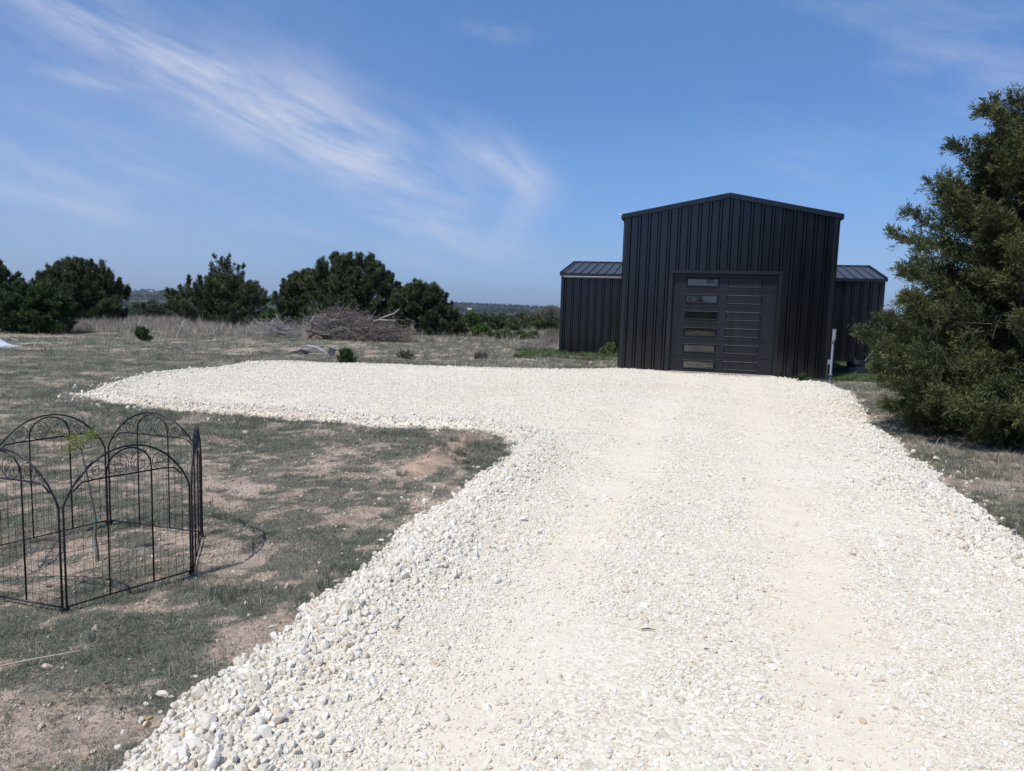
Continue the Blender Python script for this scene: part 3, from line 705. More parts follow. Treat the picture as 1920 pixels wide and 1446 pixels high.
tree_px('juniper_tree', 'left shoulder of the big juniper clump, leaning out over the dead branches', 'tree', 518, 622, 512, 622, M['jun2'], 28, push=3, nb=170, ns=38, nl=14, ll=.11, lw=.030, group=JL, rb=.125, spiky=.7, spires=22, lumps=.15, low=.03)
tree_px('juniper_tree', 'tallest juniper of the back row, standing right behind the brush pile', 'tree', 560, 756, 484, 628, M['jun2'], 29, push=3, nb=300, ns=40, nl=14, ll=.11, lw=.032, group=JL, rb=.115, spiky=.8, lumps=.12, spires=44, low=.03)
tree_px('juniper_tree', 'smaller juniper sloping down on the right of the tallest one', 'tree', 728, 852, 532, 632, M['jun2'], 30, push=1, nb=200, ns=38, nl=14, ll=.10, lw=.030, group=JL, rb=.125, spiky=.6, spires=22, lumps=.15, low=.03)
tree_px('juniper_tree', 'low dark juniper skirting the foot of the sloping juniper beside the dead trunks', 'tree', 800, 884, 578, 634, M['jun2'], 31, push=1, nb=60, ns=22, nl=12, ll=.12, lw=.036, group=JL, rb=.15)
tree_px('oak_sapling', 'small bright green oak standing right of the dark junipers', 'tree', 866, 900, 586, 628, M['brightf'], 32, push=4, nb=34, ns=18, nl=10, ll=.09, lw=.05, quad=True, rb=.16)
SG = 'scrub beyond the clearing'
mids = [(895, 965, 592, 16), (930, 1000, 597, 18), (965, 1045, 598, 13), (870, 930, 596, 26), (900, 990, 603, 8), (985, 1060, 606, 9), (950, 1010, 590, 34), (1010, 1070, 596, 24)]
lb = ['dark scrub tree right behind the small bright oak', 'dark scrub tree in the middle of the gap left of the barn', 'dark bush with flat top nearest the barn, behind the yellow weeds', 'dark scrub crown half hidden by the small bright oak',
      'low dark bush directly behind the bright green shrub', 'low dark bush touching the left wall of the barn in view', 'most distant dark treetop in the gap left of the barn', 'dark treetop under the grey leafless tree by the barn']
for k, (a, b_, yt, ps) in enumerate(mids):
    tree_px('scrub_tree', lb[k], 'tree', a-4, b_+4, yt-4, 632, M['jun2'] if k % 3 else M['oak'], 40+k, push=ps, nb=50, ns=22, nl=11, ll=.16, lw=.06, group=SG, rb=.14)
tree_px('leafless_tree', 'grey nearly leafless tree showing against the sky beside the left wing of the barn', 'tree', 996, 1072, 574, 625, M['greyf'], 50, push=12, nb=70, ns=16, nl=9, ll=.20, lw=.02, rb=.15, spiky=.9, bark='deadwood', nlimb=50)
tree_px('shrub', 'vivid green shrub at the grass edge in front of the small bright oak', 'bush', 880, 932, 612, 634, M['brightf'], 51, nb=34, ns=20, nl=10, ll=.08, lw=.045, quad=True, rb=.15)
for k, (a, b_, yt, l_) in enumerate([(928, 962, 622, 'yellow-green weed clump right of the vivid green shrub'), (958, 990, 622, 'middle yellow-green weed clump in the gap left of the barn'), (984, 1016, 624, 'yellow-green weed clump left of the pale dry brush'), (1020, 1052, 622, 'yellow-green weed clump against the corner of the left wing')]):
    tree_px('weed_clump', l_, 'plant', a, b_, yt-1, 638, M['weedf'], 60+k, nb=34, ns=18, nl=9, ll=.10, lw=.03, rb=.2, group='weeds at the grass edge', bark='deadwood')
tree_px('shrub', 'small round dark green bush alone in the dry grass', 'bush', 247, 283, 614, 640, M['oak'], 70, nb=30, ns=18, nl=9, ll=.055, lw=.03, quad=True, rb=.2)
tree_px('shrub', 'small feathery green bush at the back edge of the gravel', 'bush', 630, 668, 654, 680, M['oak'], 71, nb=30, ns=18, nl=9, ll=.05, lw=.015, rb=.2, spiky=1.)
tree_px('shrub', 'small grey-green shrub at the left foot of the main barn', 'bush', 1128, 1160, 645, 672, M['weedf'], 72, push=1.5, nb=20, ns=14, nl=9, ll=.07, lw=.03, quad=True, rb=.22)
tree_px('weed_clump', 'little green weed growing in front of the barn wall by the gravel edge', 'plant', 1492, 1518, 700, 714, M['oak'], 73, nb=16, ns=12, nl=8, ll=.035, lw=.016, quad=True, rb=.25)

# trees behind the viewer that the door glass mirrors
for k, (X, Y, w_, h_) in enumerate([(-13, -19, 8, 1.9), (-5.5, -20, 8, 1.8), (4.2, -12, 12, 10.5)]):
    tree('oak_tree', 'oak behind the viewer, mirrored in the door glass', 'tree', (X, Y, 0), w_, h_, M['oak'], 80+k, nb=60+60*(k == 2), ns=16, nl=9, ll=.28, lw=.16, quad=True, group='oaks behind the viewer')

# woodland far away
def crown(name, seed):
    rg = np.random.default_rng(seed); n = 26
    a = rg.uniform(0, 6.28, n); u = rg.random(n); rr = np.sqrt(1-u*u)*.8
    C = np.stack([rr*np.cos(a)*.6, rr*np.sin(a)*.6, .15+u*.7], 1); A = unit(np.stack([np.cos(a), np.sin(a), .6+u], 1))
    V, F, T = foliage(rg, C, A, np.full(n, .35), np.full(n, .30), 7, 5, .16, .09); V[:, 2] = np.maximum(V[:, 2], -.1)
    return proto(name, np_mesh(name, V, F, False, dict(tint=T)), M['woods'])
ck = [crown('crown_kind_%d' % k, 90+k) for k in range(5)]
n = 16000
rd = 85*np.exp(rng.random(n)*math.log(3100/85)); aa = rng.uniform(-.72, .75, n)
x = rd*np.sin(aa); y = rd*np.cos(aa)
k = fbm(x*.01, y*.01, 95, 4)+.15*fbm(x*.05, y*.05, 99) > .47
x, y, rd = x[k], y[k], rd[k]
s = (1.3+1.3*rng.random(len(x)))*(1+rd/1600)
rot = np.zeros((len(x), 3)); rot[:, 2] = rng.uniform(0, 6.28, len(x))
P = np.stack([x, y, hgt(x, y)-.2], 1)
scatter('woodland', P, rot, np.stack([s*1.3, s*1.3, s], 1), rng.integers(0, 5, len(x)), ck)
# three pale houses on the far slope
for k, (px, py, D, sc_) in enumerate([(880, 580, 1500, .62), (283, 553, 2100, .85), (240, 547, 2600, .8)]):
    p = zat(px, py, D); hz = float(hgt(p[0], D))
    t = empty('house', (p[0], D, max(hz, p[2]-4.5)), .3*k)
    tag(t, ['white house on the far slope right of the dark junipers', 'wide pale farmhouse on the far ridge, nearer the valley', 'tiny pale house near the skyline at left'][k], 'house')
    mb = MB(); mb.box((0, 0, 2), (14*sc_, 8*sc_, 5)); mb.build('wall', M['farhouse'], t)
    mb = MB(); mb.add([(-7.5*sc_, -4.5*sc_, 4.5), (7.5*sc_, -4.5*sc_, 4.5), (7.5*sc_, 4.5*sc_, 4.5), (-7.5*sc_, 4.5*sc_, 4.5), (-7.5*sc_, 0, 7), (7.5*sc_, 0, 7)], [(0, 1, 5, 4), (2, 3, 4, 5), (0, 4, 3), (1, 2, 5), (0, 3, 2, 1)])
    mb.build('roof', M['farroof'], t)

# ------------------------------------------------------------------ barn
B = empty('metal_barn', (BX, BY, 0), -BA)
tag(B, 'tall black ribbed metal barn with a garage door and two lower side wings', 'barn')
WH, GH = 3.93, .50            # eave height, gable rise
def ribs(w, pitch=.25, rib=.028, start=.10, g=0.):
    """profile (x, out) of the ribbed sheet across width w"""
    pr = [(0, 0)]; x = start
    while x < w-.05:
        pr += [(x-.046, 0), (x-.040, -g*.8), (x-.030, -g), (x-.022, rib), (x+.022, rib), (x+.030, -g), (x+.040, -g*.8), (x+.046, 0)]  # grooves beside each rib are added to the shape for dark shade lines
        x += pitch
    pr = [p for p in pr if p[0] <= w-.01]; pr.append((w, 0)); return pr
def ribwall(mb, o, u, nrm, w, top, z0=-.15, opening=None, pitch=.25, start=.10):
    o, u, nrm = (np.array(q, float) for q in (o, u, nrm)); pr = ribs(w, pitch, .026, start, .028)
    if opening:
        a, b_, ht = opening; xs = sorted(set([p[0] for p in pr]+[a, b_])); f = np.interp(xs, [p[0] for p in pr], [p[1] for p in pr]); pr = list(zip(xs, f))
        pr = [p for p in pr]
    for (x0, d0), (x1, d1) in zip(pr[:-1], pr[1:]):
        if x1-x0 < 1e-6: continue
        zb = z0
        if opening and x0 >= opening[0]-1e-6 and x1 <= opening[1]+1e-6: zb = opening[2]
        a = o+u*x0+nrm*d0; b_ = o+u*x1+nrm*d1
        mb.add([a+[0, 0, zb], b_+[0, 0, zb], b_+[0, 0, top(x1)], a+[0, 0, top(x0)]], [(0, 1, 2, 3)])
DU, DW, DT = 1.2734, 2.5194, 2.5005
gtop = lambda x: WH+GH*(1-abs(x-BWD/2)/(BWD/2))
DEP = 12.5
mb = MB(); ribwall(mb, (0, 0, 0), (1, 0, 0), (0, -1, 0), BWD, gtop, opening=(DU-.03, DU+DW+.03, DT+.03), pitch=.2475, start=.115); mb.build('front_wall', M['barn'], B)
mb = MB(); ribwall(mb, (0, DEP, 0), (0, -1, 0), (-1, 0, 0), DEP, lambda x: WH); mb.build('side_wall', M['barn'], B)
mb = MB(); ribwall(mb, (BWD, 0, 0), (0, 1, 0), (1, 0, 0), DEP, lambda x: WH); mb.build('side_wall', M['barn'], B)
mb = MB(); ribwall(mb, (BWD, DEP, 0), (-1, 0, 0), (0, 1, 0), BWD, gtop); mb.build('back_wall', M['barn'], B)
# roof: two ribbed slopes
sl_len = math.hypot(BWD/2, GH)
for sgn in (-1, 1):
    mb = MB(); pr = ribs(DEP+.1, .25, .03)
    xm = BWD/2; xe = 0-.10 if sgn < 0 else BWD+.10; ze = WH-.10*GH/(BWD/2)+.03
    for (y0, d0), (y1, d1) in zip(pr[:-1], pr[1:]):
        mb.add([(xm, y0-.05, WH+GH+.03+d0), (xm, y1-.05, WH+GH+.03+d1), (xe, y1-.05, ze+d1), (xe, y0-.05, ze+d0)], [(0, 1, 2, 3)])
    mb.add([(xm, -.05, WH+GH+.004), (xe, -.05, ze-.026), (xe, DEP, ze-.026), (xm, DEP, WH+GH+.004)], [(0, 1, 2, 3)])
    mb.build('roof', M['roofm'], B)
    # rake trim along the gable: an angle with a face and a top lip
    mb = MB(); dz = .105
    a = np.array([xm, 0, WH+GH]); e = np.array([xe+.01*sgn, 0, ze-.03])
    for (yy0, yy1, za, zb_) in [(-.062, -.035, -.06, .055)]:
        mb.add([a+[0, yy0, za], e+[0, yy0, za], e+[0, yy0, zb_], a+[0, yy0, zb_], a+[0, yy1, za], e+[0, yy1, za], e+[0, yy1, zb_], a+[0, yy1, zb_]],
               [(0, 1, 2, 3), (7, 6, 5, 4), (3, 2, 6, 7), (0, 4, 5, 1), (1, 5, 6, 2)])
    mb.add([a+[0, -.066, .058], e+[0, -.066, .058], e+[0, .12, .062], a+[0, .12, .062]], [(0, 1, 2, 3)])
    mb.build('rake_trim', M['trim'], B)
    # eave trim on the side
    mb = MB(); mb.box((xe, DEP/2, ze-.045), (.02, DEP, .09)); mb.build('eave_trim', M['trim'], B)
mb = MB(); mb.box((-.135, -.045, WH+.028), (.07, .06, .03)); mb.build('flashing_end', M['bare'], B)
for xx in (0, BWD):
    sg = -1 if xx == 0 else 1
    mb = MB(); mb.box((xx-sg*.035, -.034, (WH-.15)/2-.02), (.095, .012, WH+.07)); mb.box((xx+sg*.034, .03, (WH-.15)/2-.02), (.012, .12, WH+.07)); mb.build('corner_trim', M['trim'], B)
# purlin screws
mb = MB()
xs_ = [.115+.2475*i for i in range(20)]
for zz in (.42, 1.15, 1.95, 2.85, 3.6):
    for x in xs_:
        if DU-.08 < x < DU+DW+.08 and zz < DT+.1: continue
        for dx_ in (-.055, .055): mb.box((x+dx_, -.004, zz), (.016, .012, .016))
tag(mb.build('wall_screws', M['trim'], B), kind='stuff')
# door frame
mb = MB()
mb.box((DU-.055, -.020, DT/2-.05), (.07, .05, DT+.1)); mb.box((DU+DW+.055, -.020, DT/2-.05), (.07, .05, DT+.1)); mb.box((DU+DW/2, -.024, DT+.05), (DW+.18, .064, .075))
mb.build('door_frame', M['trim'], B)
mb = MB(); mb.box((DU-.012, .055, DT/2), (.02, .11, DT)); mb.box((DU+DW+.012, .055, DT/2), (.02, .11, DT)); mb.box((DU+DW/2, .055, DT+.012), (DW+.04, .11, .02)); mb.build('door_jamb', M['trim'], B)
mb = MB(); mb.box((DU+DW/2, .02, -.03), (DW+.2, .30, .10)); sill = mb.build('door_sill', simple('concrete_sill', (.42, .38, .33), .9, 0, .2, 8, .4), B)
door = MB()
NS = 6; ph_ = DT/NS; yd = .075
def pframe(mb, x0, x1, z0, z1, y, wid=.035, dep=.022, into=True):
    """bevelled moulding ring around a rectangle on the door face (y = face, outward is -y)"""
    o = [(x0, z0), (x1, z0), (x1, z1), (x0, z1)]; i_ = [(x0+wid, z0+wid), (x1-wid, z0+wid), (x1-wid, z1-wid), (x0+wid, z1-wid)]; mm = [(x0+wid*.45, z0+wid*.45), (x1-wid*.45, z0+wid*.45), (x1-wid*.45, z1-wid*.45), (x0+wid*.45, z1-wid*.45)]
    V = [(p[0], y, p[1]) for p in o]+[(p[0], y-dep, p[1]) for p in mm]+[(p[0], y+.004 if into else y-.004, p[1]) for p in i_]
    F = []
    for k in range(4):
        q = (k+1) % 4; F += [(k, q, 4+q, 4+k), (4+k, 4+q, 8+q, 8+k)]
    mb.add(V, F)
for s_ in range(NS):
    z0 = s_*ph_+.005; z1 = (s_+1)*ph_-.005
    door.box((DU+DW/2, yd+.022, (z0+z1)/2), (DW-.01, .04, z1-z0))
    door.box((DU+DW/2, yd+.03, z0-.005), (DW-.01, .02, .012))
dobj = door.build('garage_door', M['door'], B)
for s_ in range(NS):
    zc = (s_+.5)*ph_; hh = .118
    xa, xb = DU+.125*DW, DU+.452*DW
    mb = MB(); pframe(mb, xa, xb, zc-hh, zc+hh, yd+.002, .045, .026); mb.build('window_frame', M['door'], dobj)
    mb = MB(); mb.box(((xa+xb)/2, yd-.002, zc), (xb-xa-.085, .004, 2*hh-.085)); mb.build('window_pane', M['glass'], dobj)
    xa, xb = DU+.525*DW, DU+.862*DW
    mb = MB(); pframe(mb, xa, xb, zc-hh, zc+hh, yd+.002, .040, .016)
    mb.add([(xa+.04, yd-.004, zc-hh+.04), (xb-.04, yd-.004, zc-hh+.04), (xb-.04, yd-.004, zc+hh-.04), (xa+.04, yd-.004, zc+hh-.04)], [(0, 1, 2, 3)])
    mb.build('raised_panel', M['door'], dobj)
# side wings
SB, EH, RD_, RHh = 5.7354, 2.66, 2.645, .52
def wing(x0, x1, sgn):
    w = x1-x0
    mb = MB(); ribwall(mb, (x0, SB, 0), (1, 0, 0), (0, -1, 0), w, lambda x: EH, pitch=.262, start=.13)
    gt = lambda x: EH+RHh*(1-abs(x-RD_)/RD_)
    if sgn < 0: ribwall(mb, (x0, SB+2*RD_, 0), (0, -1, 0), (-1, 0, 0), 2*RD_, gt)
    else: ribwall(mb, (x1, SB, 0), (0, 1, 0), (1, 0, 0), 2*RD_, gt)
    ribwall(mb, (x1, SB+2*RD_, 0), (-1, 0, 0), (0, 1, 0), w, lambda x: EH)
    wg = mb.build('wing', M['barn'], B)
    mb = MB(); a0 = x0-.06 if sgn < 0 else x0; a1 = x1 if sgn < 0 else x1+.06
    pr = ribs(a1-a0, .285, .040, .10); sl = RHh/RD_
    zf = EH+.05-.10*sl
    for (p0, d0), (p1, d1) in zip(pr[:-1], pr[1:]):
        mb.add([(a0+p0, SB-.10, zf+d0), (a0+p1, SB-.10, zf+d1), (a0+p1, SB+RD_, EH+.05+RHh+d1), (a0+p0, SB+RD_, EH+.05+RHh+d0)], [(0, 1, 2, 3)])
        mb.add([(a0+p0, SB+RD_, EH+.05+RHh+d0), (a0+p1, SB+RD_, EH+.05+RHh+d1), (a0+p1, SB+2*RD_+.1, zf+d1), (a0+p0, SB+2*RD_+.1, zf+d0)], [(0, 1, 2, 3)])
    mb.build('wing_roof', M['roofm'], wg)
    mb = MB(); mb.box(((a0+a1)/2, SB+RD_, EH+.05+RHh+.012), (a1-a0, .16, .07)); mb.build('ridge_cap', M['trim'], wg)
    mb = MB(); mb.box(((a0+a1)/2, SB-.10, EH+.005), (a1-a0, .02, .095)); mb.build('eave_trim', M['trim'], wg)
    if sgn < 0:
        mb = MB(); mb.add([(a0+.13, SB-.118, EH-.052), (a1, SB-.118, EH-.052), (a1, SB-.085, EH-.095), (a0+.13, SB-.085, EH-.095), (a0+.13, SB-.10, EH-.04), (a1, SB-.10, EH-.04)], [(0, 1, 5, 4), (3, 2, 1, 0)])
        mb.build('bare_drip_edge', M['bare'], wg)
    xc = x0 if sgn < 0 else x1
    mb = MB(); mb.box((xc-sgn*.03, SB-.034, EH/2-.1), (.09, .012, EH+.1)); mb.build('corner_trim', M['trim'], wg)
    # rake edge
    e = (a0 if sgn < 0 else a1)
    mb = MB()
    mb.add([(e, SB-.11, zf+.06), (e, SB+RD_, EH+.11+RHh), (e, SB+RD_, EH+RHh-.03), (e, SB-.11, zf-.08), (e-sgn*.05, SB-.11, zf+.062), (e-sgn*.05, SB+RD_, EH+.112+RHh)], [(0, 1, 2, 3), (4, 5, 1, 0)])
    mb.build('rake_trim', M['trim'], wg)
wing(-2.677, -.04, -1); wing(BWD+.04, BWD+2.372, 1)

# ------------------------------------------------------------------ utility post and meter stub at the right corner
p = gpos(1556, 717); t = empty('utility_post', p); tag(t, 'thin grey conduit post with a narrow box on top at the barn corner', 'post')
mb = MB(); mb.lathe([(.05, 0), (.05, .04), (.034, .05), (.034, .20), (.042, .205), (.042, .25), (.027, .26), (.027, .98)], n=14); mb.build('pipe', M['galv'], t, smooth=True)
mb = MB(); mb.lathe([(.037, .97), (.037, 1.04), (.028, 1.05)], n=14); mb.build('coupling', M['galv'], t)
mb = MB(); mb.box((.012, 0, 1.165), (.062, .05, .25)); mb.box((.012, -.028, 1.165), (.05, .008, .22)); mb.box((.012, 0, 1.295), (.07, .058, .012)); mb.build('meter_box', M['pvc'], t)
p = gpos(1551, 714); t = empty('stake', p); tag(t, 'short dark green stake with a small pale box, just left of the grey conduit post', 'stake')
mb = MB(); mb.box((0, .05, .24), (.035, .02, .5)); mb.build('post', simple('green_stake', (.03, .06, .045), .6), t)
mb = MB(); mb.box((.02, .03, .50), (.05, .045, .12)); mb.box((.02, .005, .50), (.04, .008, .09)); mb.build('box', M['pvc'], t)

# ------------------------------------------------------------------ mower
p = gpos(1600, 701); t = empty('lawn_mower', p, .25); tag(t, 'black push mower parked on the bright green grass by the right wing', 'mower')
mb = MB()
mb.add([(-.42, -.26, .10), (.36, -.26, .10), (.36, .26, .10), (-.42, .26, .10), (-.30, -.20, .24), (.32, -.20, .27), (.32, .20, .27), (-.30, .20, .24), (-.50, -.15, .10), (-.50, .15, .10)], [(4, 5, 6, 7), (0, 1, 5, 4), (2, 3, 7, 6), (1, 2, 6, 5), (3, 9, 8, 0), (4, 7, 9, 8), (0, 8, 4), (3, 7, 9)]); mb.build('deck', M['mower'], t)
mb = MB(); mb.lathe([(.17, .25), (.18, .33), (.15, .40), (.09, .43), (.04, .44)], c=(-.02, 0, 0), n=14); mb.box((.17, 0, .34), (.16, .24, .14)); mb.build('engine', M['mower'], t, smooth=False)
mb = MB(); mb.tube([(-.02, 0, .43), (-.02, 0, .50)], .05, 10); mb.build('fuel_cap', M['rubber'], t)
for sx_, sy_, rr in ((-.34, -.29, .10), (-.34, .29, .10), (.36, -.29, .13), (.36, .29, .13)):
    mb = MB(); mb.lathe([(rr*.8, -.03), (rr, -.02), (rr, .02), (rr*.8, .03)], c=(sx_, sy_, rr), n=16, axis='y'); wh = mb.build('wheel', M['rubber'], t)
    mb = MB(); mb.lathe([(rr*.45, -.036), (rr*.45, .036)], c=(sx_, sy_, rr), n=10, axis='y'); mb.build('hub', M['galv'], wh)
mb = MB()
for sy_ in (-.2, .2): mb.tube([(.34, sy_, .22), (.62, sy_, .52), (.86, sy_, .84), (.92, sy_, .92)], .012, 6)
mb.tube([(.92, -.2, .92), (.93, 0, .93), (.92, .2, .92)], .012, 6); mb.tube([(.60, -.2, .50), (.60, .2, .50)], .010, 6)
mb.build('handle', M['galv'], t)
p = gpos(1572, 681); mb = MB()
for k in range(3): mb.tube([(-.16+.04*k, .02*k, .08+.05*k), (.0, .01, .11+.03*k), (.17-.03*k, 0, .07+.05*k)], [.055, .06, .05], 8)
t = mb.build('log_heap', M['deadwood'], None, p); tag(t, 'small heap of grey-brown logs at the foot of the right wing behind the mower', 'logs')

# ------------------------------------------------------------------ garden fence
A_, B_, C_, D_ = [at(*q)[:2] for q in [(121, 1150), (362, 1077), (380, 1006), (205, 986)]]
E_ = np.array([-3.153, 4.33]); F_ = np.array([-2.90, 3.705])
fz = -.01
FN = empty('garden_fence', (-2.45, 4.25, 0)); tag(FN, 'six-sided black wire garden fence with arched scroll tops around the sapling', 'fence')
fo = np.array([-2.45, 4.25])
def spiral(c, r, turns, a0, sgn, n=40):
    return [(c[0]+r*(1-.82*t)*math.cos(a0+sgn*turns*6.283*t), c[1]+r*(1-.82*t)*math.sin(a0+sgn*turns*6.283*t)) for t in np.linspace(0, 1, n)]
def panel(P, Q, far=False):
    P, Q = P-fo, Q-fo; e = Q-P; w = np.linalg.norm(e); e /= w; pn = empty('panel', (0, 0, 0)); pn.parent = FN
    nrm = np.array([-e[1], e[0]]); g = .012
    zP = float(hgt(*(P+fo))); zQ = float(hgt(*(Q+fo)))
    def T(pts, off=0.): return [(P[0]+e[0]*u+nrm[0]*off, P[1]+e[1]*u+nrm[1]*off, v+zP+(zQ-zP)*u/w) for u, v in pts]
    x0, x1 = g, w-g; cx = w/2; hw = (x1-x0)/2
    # outer arch: straight posts, tight shoulder, flat arch
    zs, zt = .535, .805
    def arch_z(u):
        q = min(1, abs(u-cx)/hw)
        return zs+(zt-zs)*(max(0, 1-q**2.15))**.80
    us = [x0+(x1-x0)*.5*(1-math.cos(math.pi*k/36)) for k in range(37)]
    pts = [(x0, 0)]+[(x0, .25), (x0, zs-.03)]+[(u, arch_z(u)) for u in us]+[(x1, zs-.03), (x1, .25), (x1, 0)]
    mb = MB(); mb.tube(T(pts), .0054, 7)
    # bottom rail, shoulder rail, inner posts and inner arch
    mb.tube(T([(x0, .03), (x1, .03)]), .0045, 6)
    zr = .655; uu = [u for u in us if arch_z(u) > zr-.02]; ua, ub = uu[0], uu[-1]
    mb.tube(T([(ua-.012, zr-.045), (ua+.03, zr-.006), (ua+.09, zr)]+[(cx, zr)]+[(ub-.09, zr), (ub-.03, zr-.006), (ub+.012, zr-.045)]), .0045, 6)
    ia, ib = cx-.118, cx+.118
    arc = [(cx-.118*math.cos(a), .675+.118*math.sin(a)) for a in np.linspace(0, math.pi, 17)]
    mb.tube(T([(ia, .03), (ia, .4)]+arc+[(ib, .4), (ib, .03)], .004), .0045, 6)
    mb.build('frame', M['iron'], pn, smooth=True)
    mb = MB(); r = .0019
    def S(pts): mb.tube(T(pts, -.002), r, 4, False)
    for sg in (-1, 1):
        c = (cx+sg*.059, .714); R = .054
        big = [(c[0]+R*math.cos(a), c[1]+R*math.sin(a)*1.08) for a in np.linspace(-math.pi/2, 1.5*math.pi-.9, 26)]
        if sg > 0: big = [(2*c[0]-x, z) for x, z in big]
        S([(c[0]+R*math.cos(a), c[1]+R*1.05*math.sin(a)) for a in np.linspace(0, 6.283, 28)])
        S(spiral((c[0]-sg*.006, c[1]-.014), .036, 1.9, math.pi/2, sg))
        S(spiral((c[0], c[1]+.036), .016, 1.2, -math.pi/2, -sg, 20))
        c = (cx+sg*(.118+.052), .703); 
        S([(c[0]+.049*math.cos(a), c[1]+.047*math.sin(a)) for a in np.linspace(0, 6.283, 26)])
        S(spiral(c, .028, 1.7, 0, sg))
        S([(c[0]+sg*.045, c[1]+.030), (c[0]+sg*.060, c[1]-.005), (c[0]+sg*.078, c[1]-.034), (c[0]+sg*.098, c[1]-.043)])
        S(spiral((c[0]+sg*.090, c[1]-.026), .017, 1.2, -math.pi/2, sg, 20))
    mb.build('scrollwork', M['iron'], pn)
    mb = MB(); r = .0010
    nv = 15
    for k in range(1, nv):
        u = x0+(x1-x0)*k/nv; mb.tube(T([(u, .0), (u, .25), (u, min(zr, arch_z(u)))]), r, 4, False)
    z = .075
    while z < .50: mb.tube(T([(x0, z), (cx, z+.001), (x1, z)], .002), r, 4, False); z += .058
    mb.build('wire_mesh', M['wire'], pn)
    # spike foot
    for u in (x0, x1):
        mb = MB(); mb.tube(T([(u, .05), (u, -.12)]), [.007, .002], 6); mb.tube(T([(u-.010, .018), (u+.010, .018)]), .010, 6); mb.build('foot', M['iron'], pn)
for a, b_ in ((A_, B_), (B_, C_), (C_, D_), (D_, E_), (E_, F_), (F_, A_)): panel(a, b_)

# ------------------------------------------------------------------ sapling inside
sp = at(183, 1054); t = empty('sapling', (sp[0], sp[1], float(hgt(sp[0], sp[1])))); tag(t, 'thin young fruit sapling with yellow-green leaves and a taped stem inside the fence', 'tree')
D0 = sp[1]
def spx(px, py): q = zat(px, py, D0); return (q[0]-sp[0], 0, q[2]-float(hgt(sp[0], sp[1])))
stem = [(0, 0, -.05), (0, 0, .01), spx(182, 1030), spx(178, 1010), spx(179, 985), spx(178, 965), spx(170, 930), spx(163, 890), spx(157, 865), spx(153, 845)]
mb = MB(); mb.tube(stem, [.014, .013, .010, .010, .008, .007, .0065, .006, .005, .004], 7); mb.build('trunk', M['sapbark'], t, smooth=True)
mb = MB(); mb.tube([spx(181, 1032), spx(178, 1024), spx(178, 1012)], [.0115, .0125, .0115], 8); mb.build('graft_tape', M['tape'], t)
mb = MB(); mb.tube([spx(179, 979), spx(179, 975)], [.011, .011], 8); mb.box(np.array(spx(181, 977)), (.03, .006, .004)); mb.build('plant_tie', M['tie'], t)
mb = MB(); rg = np.random.default_rng(3)
tw = [[(153, 845), (160, 833), (163, 815)], [(153, 845), (147, 838), (138, 830)], [(153, 848), (143, 845), (137, 844)], [(160, 833), (168, 822), (172, 815)], [(157, 838), (152, 825), (143, 823)]]
tips = []
for pl in tw:
    pts = [np.array(spx(*q))+np.array([0, rg.normal()*.02*i, 0]) for i, q in enumerate(pl)]; mb.tube(pts, [.0032, .0024, .0012], 5); tips += pts[1:]+[(pts[1]+pts[2])/2]
mb.build('shoots', M['sapf'], t)
for o_ in [t.children[-1]]:
    a_ = o_.data.attributes.new('tint', 'FLOAT', 'POINT'); a_.data.foreach_set('value', [.6]*len(o_.data.vertices))
C = np.array(tips); A = unit(rg.normal(size=C.shape)*.6+np.array([0, 0, .15])); V, F, T = foliage(rg, C, A, np.full(len(C), .015), np.full(len(C), .05), 5, 5, .022, .007, quad=True)
link('leaves', np_mesh('leaves', V, F, False, dict(tint=T)), M['sapf'], t)

# ------------------------------------------------------------------ single stones lying on the grass
def big_rock(name, label, px, py, wpx, m, seed, fl=.7, cat='rock', group=None):
    p = at(px, py); s = wpx*p[1]/FPX/2
    me = rock_mesh(name, np.random.default_rng(seed), 34, True); me.transform(Matrix.Diagonal((s, s*.85, s*fl, 1)))
    o = link(name, me, m, None, (p[0], p[1], float(hgt(p[0], p[1]))+s*fl*.35)); o.rotation_euler = (0, 0, seed*1.3); tag(o, label, cat, group); return o
big_rock('stone', 'cream stone on bare soil at lower left, highest of the small group', 275, 1322, 19, M['rock'], 101)
big_rock('stone', 'ochre yellow stone on bare soil below the cream one', 280, 1348, 19, M['ochre'], 102)
big_rock('stone', 'off-white stone right of the ochre stone', 301, 1336, 13, M['rock'], 103)
big_rock('stone', 'white stone in the grass above and right of the ochre stone', 320, 1308, 14, M['rock'], 104)
big_rock('stone', 'lone cream stone at the lower left, left of the ochre one', 175, 1410, 18, M['rock'], 105)
big_rock('stone', 'white stone in the grass between fence and gravel, the larger of a pair', 368, 1270, 12, M['rock'], 106)
big_rock('stone', 'white stone in the grass near the gravel, right of the fence', 510, 1176, 17, M['rock'], 107, .5)
big_rock('stone', 'white stone furthest from the gravel right of the fence', 497, 1158, 14, M['rock'], 108, .5)
big_rock('stone', 'white stone up in the green grass near the gravel bend', 630, 1090, 12, M['rock'], 109)
big_rock('stone', 'white stone inside the fence near its front panel', 205, 1092, 11, M['rock'], 110, .5)
big_rock('stone', 'tan clod of earth inside the fence right of the sapling', 208, 1050, 13, M['clod'], 111, .6)
big_rock('rock', 'tan clod sitting in the dry grass field left of the gravel lobe', 318, 655, 15, M['clod'], 112, .7)
big_rock('rock', 'flat pale rock in the dry grass, left of the brush pile', 402, 639, 12, M['rock'], 113, .4)
big_rock('rock', 'flat white rock at the back edge of the gravel left of the barn', 1002, 690, 12, M['rock'], 114, .35)
big_rock('rock', 'small round pale rock at the back edge of the gravel left of the barn', 948, 689, 7, M['rock'], 115, .5)
big_rock('rock', 'reddish clod in the grass strip left of the barn', 921, 676, 11, M['clod'], 116, .6)

